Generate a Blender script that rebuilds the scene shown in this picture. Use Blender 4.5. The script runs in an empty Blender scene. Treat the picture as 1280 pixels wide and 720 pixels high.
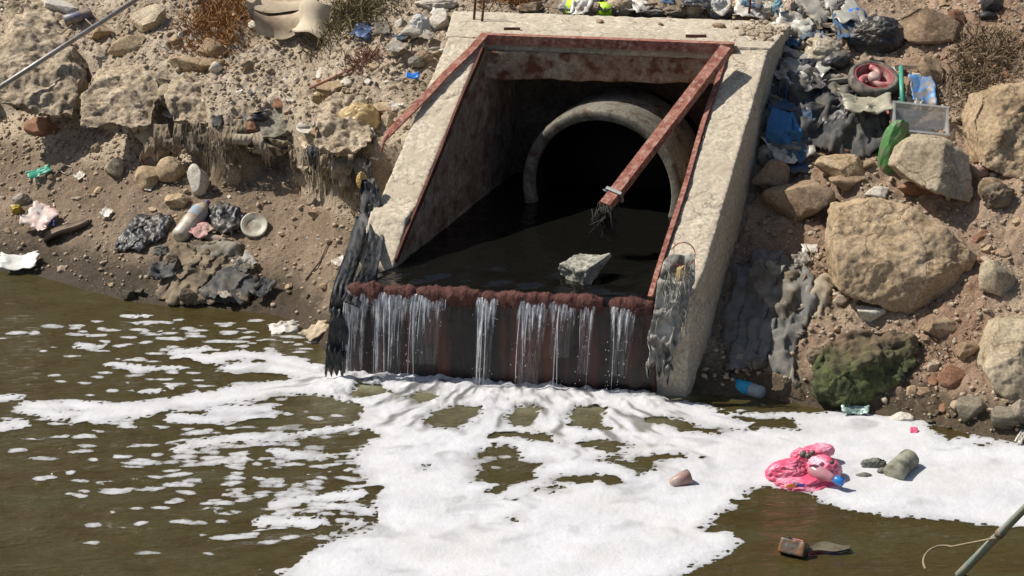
import bpy, bmesh, math, random
import numpy as np
from mathutils import Vector, Matrix
random.seed(7); rng = np.random.default_rng(7)
C = bpy.context.scene.collection
SC = bpy.context.scene

# ------------------------------------------------------------------ camera, sky, sun, exposure
FPX = 2489.0; PITCH = math.radians(20); CAM = np.array([0., -12.97, 5.42])
cd = bpy.data.cameras.new('camera'); cd.sensor_width = 36; cd.lens = FPX / 1280 * 36; cd.clip_end = 3000
cam = bpy.data.objects.new('camera', cd); C.objects.link(cam); cam.location = CAM
cam.rotation_euler = (math.radians(90) - PITCH, 0, 0); SC.camera = cam
SUN = Vector((-0.61, 0.09, 0.79)).normalized()
w = bpy.data.worlds.new('World'); SC.world = w; w.use_nodes = True
nt = w.node_tree; sky = nt.nodes.new('ShaderNodeTexSky'); sky.sky_type = 'NISHITA'; sky.sun_disc = False
sky.sun_elevation = math.asin(SUN.z); sky.sun_rotation = math.atan2(SUN.x, SUN.y); sky.dust_density = 2.0
bg = nt.nodes['Background']; nt.links.new(sky.outputs[0], bg.inputs[0]); bg.inputs[1].default_value = 0.072
sl = bpy.data.lights.new('sun', 'SUN'); sl.energy = 4.6; sl.angle = math.radians(0.5); sl.color = (1, .95, .87)
so = bpy.data.objects.new('sun', sl); C.objects.link(so); so.rotation_euler = SUN.to_track_quat('Z', 'Y').to_euler()
so.location = (-6, 3, 12)
SC.view_settings.view_transform = 'Standard'; SC.view_settings.look = 'None'; SC.view_settings.exposure = 0.2
SC.view_settings.gamma = 1; SC.view_settings.use_curve_mapping = False

# ------------------------------------------------------------------ photo -> place helpers
cf = np.array([0, math.cos(PITCH), -math.sin(PITCH)]); cr = np.array([1., 0, 0]); cu = np.array([0, math.sin(PITCH), math.cos(PITCH)])
def ray(x, y): return cf + cr * (x - 640) / FPX + cu * (360 - y) / FPX
def oz(x, y, z):
    v = ray(x, y); return CAM + v * ((z - CAM[2]) / v[2])
def oY(x, y, Y):
    v = ray(x, y); return CAM + v * ((Y - CAM[1]) / v[1])
def sc_at(P): return FPX / float((np.asarray(P) - CAM) @ cf)

# ------------------------------------------------------------------ numpy noise
def _h(ix, iy, iz, s):
    h = (ix.astype(np.int64) * 374761393 + iy.astype(np.int64) * 668265263 + iz.astype(np.int64) * 2147483647 // 7 + s * 974634777) & 0xFFFFFFFF
    h = ((h ^ (h >> 13)) * 1274126177) & 0xFFFFFFFF
    h = ((h ^ (h >> 16)) * 2246822519) & 0xFFFFFFFF
    return h ^ (h >> 15)
def noise(p, s=0):
    p = np.asarray(p, float); i = np.floor(p).astype(np.int64); f = p - i; u = f * f * f * (f * (f * 6 - 15) + 10)
    out = 0
    for dx in (0, 1):
        for dy in (0, 1):
            for dz in (0, 1):
                h = _h(i[:, 0] + dx, i[:, 1] + dy, i[:, 2] + dz, s)
                gx = (h & 255) / 127.5 - 1; gy = ((h >> 8) & 255) / 127.5 - 1; gz = ((h >> 16) & 255) / 127.5 - 1
                d = gx * (f[:, 0] - dx) + gy * (f[:, 1] - dy) + gz * (f[:, 2] - dz)
                out = out + d * (u[:, 0] if dx else 1 - u[:, 0]) * (u[:, 1] if dy else 1 - u[:, 1]) * (u[:, 2] if dz else 1 - u[:, 2])
    return out
def fbm(p, o=4, s=0, g=.5):
    p = np.asarray(p, float); a = 1; t = 0
    for k in range(o): t = t + a * noise(p * 2.03 ** k, s + k); a *= g
    return t
def ridge(p, o=3, s=0):
    p = np.asarray(p, float); a = 1; t = 0
    for k in range(o): t = t + a * (1 - 2.2 * np.abs(noise(p * 2.1 ** k, s + k))); a *= .5
    return t
def worley(p, s=0):
    p = np.asarray(p, float); i = np.floor(p).astype(np.int64); best = np.full(len(p), 9.)
    for dx in (-1, 0, 1):
        for dy in (-1, 0, 1):
            c = i[:, :2] + np.array([dx, dy]); h = _h(c[:, 0], c[:, 1], c[:, 0] * 0, s)
            q = c + np.stack([(h & 1023) / 1023, ((h >> 10) & 1023) / 1023], 1)
            best = np.minimum(best, ((q - p[:, :2]) ** 2).sum(1))
    return np.sqrt(best)
def sstep(a, b, x):
    t = np.clip((x - a) / (b - a), 0, 1); return t * t * (3 - 2 * t)
def poly_sdf(P, poly):                                     # > 0 inside
    P = np.asarray(P, float); poly = np.asarray(poly, float); d = np.full(len(P), 1e9); ins = np.zeros(len(P), bool)
    for a, b in zip(poly, np.roll(poly, -1, 0)):
        e = b - a; t = np.clip(((P - a) @ e) / max(e @ e, 1e-12), 0, 1)
        d = np.minimum(d, ((P - a - t[:, None] * e) ** 2).sum(1))
        c = (a[1] > P[:, 1]) != (b[1] > P[:, 1])
        ins ^= c & (P[:, 0] < (b[0] - a[0]) * (P[:, 1] - a[1]) / (b[1] - a[1] + 1e-12) + a[0])
    d = np.sqrt(d); return np.where(ins, d, -d)
def seg_dist(P, pts):
    d = np.full(len(P), 1e9)
    for a, b in zip(pts[:-1], pts[1:]):
        e = b - a; t = np.clip(((P - a) @ e) / max(e @ e, 1e-12), 0, 1); d = np.minimum(d, ((P - a - t[:, None] * e) ** 2).sum(1))
    return np.sqrt(d)

# ------------------------------------------------------------------ mesh helpers
def mesh(name, V, F, m=None, smooth=True):
    V = np.asarray(V, float); me = bpy.data.meshes.new(name)
    if isinstance(F, np.ndarray) and F.ndim == 2:
        n, k = F.shape
        me.vertices.add(len(V)); me.vertices.foreach_set('co', V.ravel().astype(np.float32))
        me.loops.add(n * k); me.loops.foreach_set('vertex_index', F.ravel().astype(np.int32))
        me.polygons.add(n); me.polygons.foreach_set('loop_start', np.arange(0, n * k, k, dtype=np.int32))
        me.update(calc_edges=True)
    else: me.from_pydata([tuple(v) for v in V], [], [tuple(int(i) for i in f) for f in F]); me.update()
    if smooth: me.polygons.foreach_set('use_smooth', np.ones(len(me.polygons), bool))
    if m: me.materials.append(m)
    me.validate(); return me
def tag(o, label=None, cat=None, group=None, kind=None):
    if label: o['label'] = label
    if cat: o['category'] = cat
    if group: o['group'] = group
    if kind: o['kind'] = kind
    return o
def thing(name, loc, label, cat, group=None):
    o = bpy.data.objects.new(name, None); C.objects.link(o); o.location = tuple(loc); o.empty_display_size = .1
    return tag(o, label, cat, group)
def obj(name, V, F, m, parent=None, smooth=True, label=None, cat=None, group=None, kind=None):
    V = np.asarray(V, float)
    if parent is not None:
        org = np.array(parent.location)
        if parent.parent is not None: org = org + np.array(parent.parent.location)
    else: org = np.array([*(V[:, :2].min(0) + V[:, :2].max(0)) / 2, V[:, 2].min()])
    o = bpy.data.objects.new(name, mesh(name, V - org, F, m, smooth)); C.objects.link(o)
    if parent is not None: o.parent = parent
    else: o.location = org
    return tag(o, label, cat, group, kind)
def structure(name, V, F, m, smooth=True):
    o = bpy.data.objects.new(name, mesh(name, V, F, m, smooth)); C.objects.link(o); o['kind'] = 'structure'; return o
def grid_faces(nr, nc, wrap=False):
    c = nc if wrap else nc - 1
    r, k = np.meshgrid(np.arange(nr - 1), np.arange(c), indexing='ij'); k2 = (k + 1) % nc
    return np.stack([r * nc + k, r * nc + k2, (r + 1) * nc + k2, (r + 1) * nc + k], -1).reshape(-1, 4)
_ico = {}
def ico(n):
    if n not in _ico:
        bm = bmesh.new(); bmesh.ops.create_icosphere(bm, subdivisions=n, radius=1)
        _ico[n] = (np.array([v.co[:] for v in bm.verts]), np.array([[v.index for v in f.verts] for f in bm.faces])); bm.free()
    V, F = _ico[n]; return V.copy(), F
def hull(pts):
    bm = bmesh.new()
    for p in pts: bm.verts.new(p)
    r = bmesh.ops.convex_hull(bm, input=bm.verts)
    junk = [e for e in r['geom_interior'] + r['geom_unused'] if isinstance(e, bmesh.types.BMVert)]
    if junk: bmesh.ops.delete(bm, geom=list(set(junk)), context='VERTS')
    bmesh.ops.recalc_face_normals(bm, faces=bm.faces); bm.verts.index_update()
    V = np.array([v.co[:] for v in bm.verts]); F = [[v.index for v in f.verts] for f in bm.faces]; bm.free(); return V, F
def remesh(V, F, vox, smooth=0):
    me = mesh('t', V, F); o = bpy.data.objects.new('t', me); C.objects.link(o)
    md = o.modifiers.new('r', 'REMESH'); md.mode = 'VOXEL'; md.voxel_size = vox
    if smooth: s = o.modifiers.new('s', 'SMOOTH'); s.iterations = smooth; s.factor = .5
    ev = o.evaluated_get(bpy.context.evaluated_depsgraph_get()); m2 = bpy.data.meshes.new_from_object(ev)
    n = len(m2.vertices); co = np.empty(n * 3, np.float32); m2.vertices.foreach_get('co', co); nr = np.empty(n * 3, np.float32); m2.vertices.foreach_get('normal', nr)
    Fa = np.empty(len(m2.loops), np.int32); m2.loops.foreach_get('vertex_index', Fa); k = len(m2.loops) // max(1, len(m2.polygons))
    bpy.data.objects.remove(o); bpy.data.meshes.remove(me); bpy.data.meshes.remove(m2)
    return co.reshape(-1, 3).astype(float), Fa.reshape(-1, k), nr.reshape(-1, 3).astype(float)
def box(c, ax, hx):                                        # centre, three axes (rows), half sizes
    ax = np.asarray(ax, float); V = []
    for sx in (-1, 1):
        for sy in (-1, 1):
            for sz in (-1, 1): V.append(np.asarray(c) + ax[0] * sx * hx[0] + ax[1] * sy * hx[1] + ax[2] * sz * hx[2])
    return np.array(V), [[0, 1, 3, 2], [4, 6, 7, 5], [0, 4, 5, 1], [2, 3, 7, 6], [0, 2, 6, 4], [1, 5, 7, 3]]
def unit(v): v = np.asarray(v, float); return v / max(np.linalg.norm(v), 1e-9)
def basis(d, up=(0, 0, 1)):
    d = unit(d); x = np.cross(up, d)
    if np.linalg.norm(x) < 1e-4: x = np.cross((1, 0, 0), d)
    x = unit(x); return x, np.cross(d, x), d
def tube(pts, r, n=8, caps=True):
    pts = np.asarray(pts, float); r = np.broadcast_to(np.asarray(r, float), (len(pts),)); V = []
    for i, p in enumerate(pts):
        x, y, _ = basis(pts[min(i + 1, len(pts) - 1)] - pts[max(i - 1, 0)])
        a = np.arange(n) * 2 * math.pi / n; V.append(p + r[i] * (np.cos(a)[:, None] * x + np.sin(a)[:, None] * y))
    F = grid_faces(len(pts), n, True).tolist()
    if caps: F += [list(range(n))[::-1], [(len(pts) - 1) * n + k for k in range(n)]]
    return np.concatenate(V), F
def lathe(A, B, prof, n=18, dent=0, seed=0):               # profile [(t along A..B, radius)]
    A = np.asarray(A, float); B = np.asarray(B, float); x, y, d = basis(B - A); V = []
    a = np.arange(n) * 2 * math.pi / n
    for t, r in prof: V.append(A + (B - A) * t + r * (np.cos(a)[:, None] * x + np.sin(a)[:, None] * y))
    V = np.concatenate(V)
    if dent:
        ax = A + ((V - A) @ d)[:, None] * d; V = ax + (V - ax) * (1 + dent * fbm(V * 25, 2, seed))[:, None]
    return V, grid_faces(len(prof), n, True).tolist() + [list(range(n))[::-1], [(len(prof) - 1) * n + k for k in range(n)]]
def join(parts):
    V = []; F = []; o = 0
    for v, f in parts: V.append(np.asarray(v)); F += [[i + o for i in q] for q in (f.tolist() if isinstance(f, np.ndarray) else f)]; o += len(v)
    return np.concatenate(V), F

# ------------------------------------------------------------------ materials
def lk(nt, a, b): nt.links.new(a, b)
def new_mat(name):
    m = bpy.data.materials.new(name); m.use_nodes = True; nt = m.node_tree; return m, nt, nt.nodes['Principled BSDF']
def tex(nt, kind, scale, detail=6, rough=.6, stretch=None, coord='Position'):
    g = nt.nodes.new('ShaderNodeNewGeometry'); src = g.outputs[coord]
    if stretch:
        mp = nt.nodes.new('ShaderNodeMapping'); mp.inputs['Scale'].default_value = stretch; lk(nt, src, mp.inputs[0]); src = mp.outputs[0]
    t = nt.nodes.new('ShaderNodeTexNoise' if kind == 'noise' else 'ShaderNodeTexVoronoi'); t.inputs['Scale'].default_value = scale
    if kind == 'noise': t.inputs['Detail'].default_value = detail; t.inputs['Roughness'].default_value = rough
    lk(nt, src, t.inputs['Vector']); return t.outputs[0]
def ramp(nt, src, stops):
    r = nt.nodes.new('ShaderNodeValToRGB'); e = r.color_ramp.elements
    while len(e) < len(stops): e.new(.5)
    for k, (p, c) in enumerate(stops): e[k].position = p; e[k].color = (*c, 1) if len(c) == 3 else c
    lk(nt, src, r.inputs[0]); return r.outputs[0]
def mixc(nt, fac, a, b, mode='MIX'):
    m = nt.nodes.new('ShaderNodeMix'); m.data_type = 'RGBA'; m.blend_type = mode
    for s, v in ((m.inputs[0], fac), (m.inputs[6], a), (m.inputs[7], b)):
        if hasattr(v, 'links') or hasattr(v, 'is_linked'): lk(nt, v, s)
        elif isinstance(v, (int, float)): s.default_value = v
        else: s.default_value = (*v, 1)
    return m.outputs[2]
def bump(nt, b, src, strength, dist=.01, prev=None):
    n = nt.nodes.new('ShaderNodeBump'); n.inputs['Strength'].default_value = strength; n.inputs['Distance'].default_value = dist
    lk(nt, src, n.inputs['Height'])
    if prev is not None: lk(nt, prev, n.inputs['Normal'])
    lk(nt, n.outputs[0], b.inputs['Normal']); return n.outputs[0]
def fleck(nt, scale, thr, w=.02):
    return ramp(nt, tex(nt, 'noise', scale, 3, .6), [(thr - w, (0, 0, 0)), (thr + w, (1, 1, 1))])
_m = {}
def earth(name, a, b, c, scale=2.5, rough=.95, bs=.8, fine=60, dirt=None, wet=None, crack=0):
    if name in _m: return _m[name]
    m, nt, p = new_mat(name)
    col = ramp(nt, tex(nt, 'noise', scale, 10, .65), [(.3, a), (.5, b), (.7, c)])
    g = ramp(nt, tex(nt, 'noise', fine, 4, .7), [(.3, (.55, .53, .5)), (.7, (1.3, 1.3, 1.28))])
    col = mixc(nt, 1., col, g, 'MULTIPLY')
    if dirt: col = mixc(nt, fleck(nt, scale * 3, .58, .08), col, dirt)
    crk = None
    if crack:
        wn = nt.nodes.new('ShaderNodeTexNoise'); wn.inputs['Scale'].default_value = 5; wn.inputs['Detail'].default_value = 6; g2 = nt.nodes.new('ShaderNodeNewGeometry'); lk(nt, g2.outputs[0], wn.inputs['Vector'])
        va = nt.nodes.new('ShaderNodeVectorMath'); va.operation = 'MULTIPLY_ADD'; lk(nt, wn.outputs['Color'], va.inputs[0]); va.inputs[1].default_value = (.35, .35, .35); lk(nt, g2.outputs[0], va.inputs[2])
        vo = nt.nodes.new('ShaderNodeTexVoronoi'); vo.feature = 'DISTANCE_TO_EDGE'; vo.inputs['Scale'].default_value = crack; lk(nt, va.outputs[0], vo.inputs['Vector']); crk = ramp(nt, vo.outputs['Distance'], [(0, (0, 0, 0)), (.035, (1, 1, 1))])
        col = mixc(nt, 1., col, ramp(nt, vo.outputs['Distance'], [(0, (.66, .62, .57)), (.022, (1, 1, 1))]), 'MULTIPLY')
        col = mixc(nt, 1., col, ramp(nt, tex(nt, 'noise', 1.3, 5, .6), [(.3, (.72, .68, .62)), (.7, (1.18, 1.17, 1.15))]), 'MULTIPLY')
    if wet:
        geo = nt.nodes.new('ShaderNodeNewGeometry'); s = nt.nodes.new('ShaderNodeSeparateXYZ'); lk(nt, geo.outputs[0], s.inputs[0])
        ad = nt.nodes.new('ShaderNodeMath'); ad.operation = 'MULTIPLY_ADD'; lk(nt, tex(nt, 'noise', 5, 4), ad.inputs[0]); ad.inputs[1].default_value = -.18; lk(nt, s.outputs[2], ad.inputs[2])
        wf = ramp(nt, ad.outputs[0], [(0, (1, 1, 1)), (wet, (0, 0, 0))])
        col = mixc(nt, wf, col, mixc(nt, 1., col, (.33, .33, .3), 'MULTIPLY'))
        rr = nt.nodes.new('ShaderNodeMapRange'); lk(nt, wf, rr.inputs[0]); rr.inputs[3].default_value = rough; rr.inputs[4].default_value = .45; lk(nt, rr.outputs[0], p.inputs['Roughness'])
    else: p.inputs['Roughness'].default_value = rough
    lk(nt, col, p.inputs['Base Color']); p.inputs['Specular IOR Level'].default_value = .25
    n1 = bump(nt, p, tex(nt, 'noise', fine * .5, 8, .7), bs, .012); n1 = bump(nt, p, tex(nt, 'noise', fine * 3, 4, .7), bs * .6, .004, n1)
    if crk is not None: bump(nt, p, crk, .45, .010, n1)
    _m[name] = m; return m
def plain(name, c, rough=.5, c2=None, scale=14, bs=.25, metal=0, trans=0, alpha=1, spec=.5, dirt=None, sub=0, bsc=40):
    if name in _m: return _m[name]
    m, nt, p = new_mat(name); c2 = c2 or tuple(x * .7 for x in c)
    col = ramp(nt, tex(nt, 'noise', scale, 6, .65), [(.35, c), (.68, c2)])
    if dirt: col = mixc(nt, fleck(nt, scale * .8, .54, .09), col, dirt)
    lk(nt, col, p.inputs['Base Color']); p.inputs['Roughness'].default_value = rough; p.inputs['Metallic'].default_value = metal
    p.inputs['Transmission Weight'].default_value = trans; p.inputs['Alpha'].default_value = alpha; p.inputs['Specular IOR Level'].default_value = spec
    if sub: p.inputs['Subsurface Weight'].default_value = sub; p.inputs['Subsurface Radius'].default_value = (.03, .03, .03)
    bump(nt, p, tex(nt, 'noise', bsc, 6, .6), bs, .006); _m[name] = m; return m
DUST = (.30, .24, .17)
M_rock = earth('tan_rock', (.32, .24, .15), (.45, .345, .23), (.56, .445, .31), 3.5, fine=45, bs=.9, crack=2.3)
M_rock2 = earth('grey_rock', (.31, .26, .19), (.45, .385, .285), (.56, .485, .37), 4, fine=50, bs=.7, crack=2.0)
M_rock3 = earth('brown_rock', (.21, .14, .09), (.32, .23, .15), (.42, .31, .21), 4, fine=45)
M_pale = earth('pale_stone', (.46, .42, .36), (.6, .56, .48), (.68, .64, .56), 5, fine=60, bs=.4)
M_ledge = earth('ledge_earth', (.25, .19, .13), (.46, .375, .27), (.62, .52, .39), 6, fine=55, bs=1., dirt=(.17, .13, .09))
M_wetrock = earth('waterline_rock', (.17, .14, .10), (.29, .25, .19), (.37, .32, .25), 4, wet=.14)
M_red = earth('red_earth_clod', (.20, .10, .065), (.30, .16, .10), (.36, .21, .14), 5)
M_gravel = earth('gravel_stone', (.28, .22, .16), (.40, .32, .235), (.52, .44, .34), 9, fine=90, bs=.3)
M_conc = earth('concrete', (.45, .395, .305), (.53, .465, .365), (.58, .51, .41), 1.6, fine=38, bs=.28, dirt=(.46, .39, .295))

# ------------------------------------------------------------------ the bank: one height function
_wl = [oz(*p, 0)[:2] for p in ((0, 338), (60, 346), (110, 362), (150, 374), (230, 384), (330, 390), (372, 402), (404, 436))]
_wr = [oz(*p, 0)[:2] for p in ((868, 490), (960, 497), (1020, 508), (1100, 520), (1180, 532), (1240, 548), (1290, 556))]
_w = [(_wl[0][0] - 12, _wl[0][1] + 5.2)] + [tuple(p) for p in _wl] + [tuple(p) for p in _wr] + [(_wr[-1][0] + 12, _wr[-1][1] - 5.2)]
WX = np.array([p[0] for p in _w]); WY = np.array([p[1] for p in _w])
A0 = oz(490, 332, .72); B0 = oz(817, 368, .72); ZT = 1.95
A1 = oz(605, 50, ZT); B1 = oz(912, 58, ZT)
def along(a, b, t): return a + (b - a) * t
FOOT = [(-1.28, -.02), (1.12, -.45), (1.16, -.1), tuple(B1[:2] + (.16, 0)), tuple(B1[:2] + (.35, .95)), tuple(A1[:2] + (.25, 1.05)), tuple(A1[:2] + (-.14, .05)), tuple(A0[:2] + (-.12, 0.05)), (-1.2, .25)]
LEDGE = 1.22
def terr(X, Y, detail=True):
    X = np.asarray(X, float); Y = np.asarray(Y, float); sh = X.shape; X = X.ravel(); Y = Y.ravel()
    P = np.stack([X, Y, X * 0], 1)
    d = (Y - np.interp(X, WX, WY)) * .917 + .05 * noise(P * 2.2, 5)
    up = np.maximum(d, 0)
    zr = np.where(d < 0, d * .6, np.where(up < 3.3, .62 * up, 2.046 + .22 * (up - 3.3)))
    le = LEDGE + .16 * noise(P * 1.3, 3) + .07 * noise(P * 4, 4) + .12 * np.clip(X + 2.2, 0, 1.2) + .50 * sstep(-2.45, -2.7, X) + .22 * np.exp(-((X + 1.98) / .13) ** 2)
    low = np.where(d < 0, d * .6, .50 * up - .05 * np.sin(np.clip(up / 1.2, 0, 1) * math.pi))
    zl = low + .40 * sstep(-.02, .09, d - le) - .04 * np.exp(-((d - le + .06) / .07) ** 2)
    zl = np.where(up > 3.3, np.minimum(zl, 2.05 + .2 * (up - 3.3)), zl)
    wl = sstep(.3, -.7, X); z = zl * wl + zr * (1 - wl)
    z = np.maximum(z, -1.0); z = np.minimum(z, 2.9 + .03 * up)
    if detail:
        rough = np.clip(.25 + sstep(le - .1, le + .2, d) * wl + .75 * (1 - wl), 0, 1) * sstep(-.1, .15, d)
        n = .10 * noise(P * 1.7, 11) * sstep(.3, 1, d) + .055 * fbm(P * 4.5, 3, 21) * (.3 + .7 * rough)
        cl = np.clip(.5 - worley(P * 13 + .35 * noise(P * 9, 2)[:, None], 8), 0, 1); n += .05 * cl * (.25 + .75 * rough)
        n += .075 * rough * np.clip(ridge(P * 3.2, 3, 33) - .25, -.4, 1) * .6; cl2 = np.clip(.5 - worley(P * 31, 9), 0, 1); n += .018 * cl2 * (.5 + .5 * rough)
        n += .010 * fbm(P * 45, 2, 31) * (.6 + .4 * rough)
        z = z + n * sstep(-.25, .1, d)
    k = sstep(-.07, .0, poly_sdf(P[:, :2], FOOT)); z = z * (1 - k) + np.minimum(z, -.45) * k
    return z.reshape(sh)
_t = np.arange(9.5, 24, .09); _f = np.arange(-.2, .1, .012)
def on_t(x, y, lift=0.):
    v = ray(x, y); Q = CAM + _t[:, None] * v; below = np.where(Q[:, 2] < np.maximum(terr(Q[:, 0], Q[:, 1], False), -.02) + lift + .05)[0]
    for i in (below if len(below) else [len(_t) - 1]):
        R_ = CAM + (_t[i] + _f)[:, None] * v; b2 = np.where(R_[:, 2] < np.maximum(terr(R_[:, 0], R_[:, 1]), -.02) + lift)[0]
        if len(b2): return R_[b2[0]]
    return Q[below[0]] if len(below) else Q[-1]

def terrain():
    xs = np.unique(np.concatenate([np.linspace(-14, -5.4, 24), np.linspace(-5.4, 4.6, 770), np.linspace(4.6, 14, 24)]))
    vs = np.unique(np.concatenate([np.linspace(-4, -.45, 12), np.linspace(-.45, 4.3, 430), np.linspace(4.3, 30, 30)]))
    Xg, Vg = np.meshgrid(xs, vs); Yg = np.interp(Xg, WX, WY) + Vg
    Z = terr(Xg, Yg); V = np.stack([Xg.ravel(), Yg.ravel(), Z.ravel()], 1)
    F = grid_faces(*Xg.shape)
    m, nt, p = new_mat('bank_soil')
    a = nt.nodes.new('ShaderNodeAttribute'); a.attribute_name = 'pale'; b_ = nt.nodes.new('ShaderNodeAttribute'); b_.attribute_name = 'reddish'
    n1 = tex(nt, 'noise', 1.8, 10, .68)
    brown = ramp(nt, n1, [(.3, (.165, .118, .078)), (.5, (.26, .195, .135)), (.7, (.36, .28, .20))])
    pale = ramp(nt, n1, [(.3, (.31, .245, .17)), (.5, (.48, .395, .29)), (.68, (.62, .525, .40))])
    red = ramp(nt, n1, [(.3, (.26, .16, .105)), (.5, (.37, .25, .17)), (.7, (.47, .35, .245))])
    col = mixc(nt, a.outputs['Fac'], brown, pale); col = mixc(nt, b_.outputs['Fac'], col, red)
    g = ramp(nt, tex(nt, 'noise', 70, 5, .75), [(.3, (.5, .48, .46)), (.7, (1.35, 1.35, 1.35))]); col = mixc(nt, 1., col, g, 'MULTIPLY')
    col = mixc(nt, fleck(nt, 16, .66, .05), col, (.13, .115, .095)); col = mixc(nt, fleck(nt, 22, .69, .03), col, (.58, .54, .46))
    geo = nt.nodes.new('ShaderNodeNewGeometry'); s = nt.nodes.new('ShaderNodeSeparateXYZ'); lk(nt, geo.outputs[0], s.inputs[0])
    ad = nt.nodes.new('ShaderNodeMath'); ad.operation = 'MULTIPLY_ADD'; lk(nt, tex(nt, 'noise', 5, 5), ad.inputs[0]); ad.inputs[1].default_value = -.22; lk(nt, s.outputs[2], ad.inputs[2])
    wf = ramp(nt, ad.outputs[0], [(0, (1, 1, 1)), (.12, (0, 0, 0))]); col = mixc(nt, wf, col, mixc(nt, 1., col, (.3, .3, .27), 'MULTIPLY'))
    rr = nt.nodes.new('ShaderNodeMapRange'); lk(nt, wf, rr.inputs[0]); rr.inputs[3].default_value = .97; rr.inputs[4].default_value = .5; lk(nt, rr.outputs[0], p.inputs['Roughness'])
    p.inputs['Specular IOR Level'].default_value = .2; lk(nt, col, p.inputs['Base Color'])
    q = bump(nt, p, tex(nt, 'noise', 38, 8, .75), 1., .018); bump(nt, p, tex(nt, 'noise', 150, 4, .7), .8, .005, q)
    o = structure('bank', V, F, m)
    d = (Vg * .917).ravel(); X = Xg.ravel(); P = V * [1, 1, 0]
    le = LEDGE + .16 * noise(P * 1.3, 3)
    wl = sstep(.3, -.7, X); pa = sstep(-.1, .15, d - le) * wl + (1 - wl) * .55 + .25 * noise(P * 2, 44)
    re = np.clip((1 - wl) * (.7 + 1.2 * noise(P * 1.5, 45)) * sstep(.2, 1, X - .8), 0, 1)
    for nm, val in (('pale', np.clip(pa, 0, 1)), ('reddish', re)):
        at = o.data.attributes.new(nm, 'FLOAT', 'POINT'); at.data.foreach_set('value', val.astype(np.float32))
terrain()

# ------------------------------------------------------------------ canal water and foam
RIP = lambda P: (.008 + .030 * sstep(-.9, -2.6, P[:, 1]) * sstep(1.0, -1.2, P[:, 0])) * fbm(P * [1.5, 3.0, 1], 2, 61) + .004 * fbm(P * [5, 11, 1], 2, 65)
WEIR_L = oz(436, 352, .70); WEIR_R = oz(820, 373, .70)
def weir_pt(px):                                            # point on the lip line for a photo column
    lo, hi = 0., 1.
    for _ in range(40):
        t = (lo + hi) / 2; q = along(WEIR_L, WEIR_R, t) - CAM; x = 640 + FPX * (q @ cr) / (q @ cf)
        if x < px: lo = t
        else: hi = t
    return along(WEIR_L, WEIR_R, lo)
WN = unit(np.array([(WEIR_R - WEIR_L)[1], -(WEIR_R - WEIR_L)[0], 0]))    # outwards over the water
WT = unit(WEIR_R - WEIR_L)
WC = along(WEIR_L, WEIR_R, .5)
def boil(X, Y):                                             # agitation from the falls
    q = np.stack([X - WC[0], Y - WC[1]], 1); o = q @ WN[:2]; t = q @ WT[:2]
    return np.exp(-np.maximum(o - .05, 0) / .35) * sstep(1.45, 1.05, np.abs(t))
def water():
    xs = np.unique(np.concatenate([np.linspace(-30, -5, 12), np.linspace(-5, 4.6, 480), np.linspace(4.6, 30, 12)]))
    ys = np.unique(np.concatenate([np.linspace(-30, -3.8, 14), np.linspace(-3.8, 2.6, 360), np.linspace(2.6, 9, 8)]))
    X, Y = np.meshgrid(xs, ys); P = np.stack([X.ravel(), Y.ravel(), 0 * X.ravel()], 1); b = boil(P[:, 0], P[:, 1])
    Z = RIP(P) + b * .022 * fbm(P * [7, 9, 1], 3, 71)
    V = P.copy(); V[:, 2] = Z
    m, nt, p = new_mat('murky_water'); a = nt.nodes.new('ShaderNodeAttribute'); a.attribute_name = 'aerated'
    c = ramp(nt, tex(nt, 'noise', 1.6, 7, .65, (1, 2.2, 1)), [(.3, (.050, .034, .010)), (.5, (.058, .045, .014)), (.7, (.062, .055, .022))])
    c = mixc(nt, a.outputs['Fac'], c, (.34, .33, .22)); lk(nt, c, p.inputs['Base Color'])
    p.inputs['Roughness'].default_value = .06; p.inputs['IOR'].default_value = 1.33
    q = bump(nt, p, tex(nt, 'noise', 2.4, 5, .6, (1, 3.2, 1)), .9, .075); bump(nt, p, tex(nt, 'noise', 13, 4, .55, (1, 2.6, 1)), .6, .010, q)
    o = structure('water', V, grid_faces(*X.shape), m)
    ae = np.clip(b * (.75 + .9 * noise(P * 6, 75)), 0, 1); at = o.data.attributes.new('aerated', 'FLOAT', 'POINT'); at.data.foreach_set('value', ae.astype(np.float32))
water()

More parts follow.
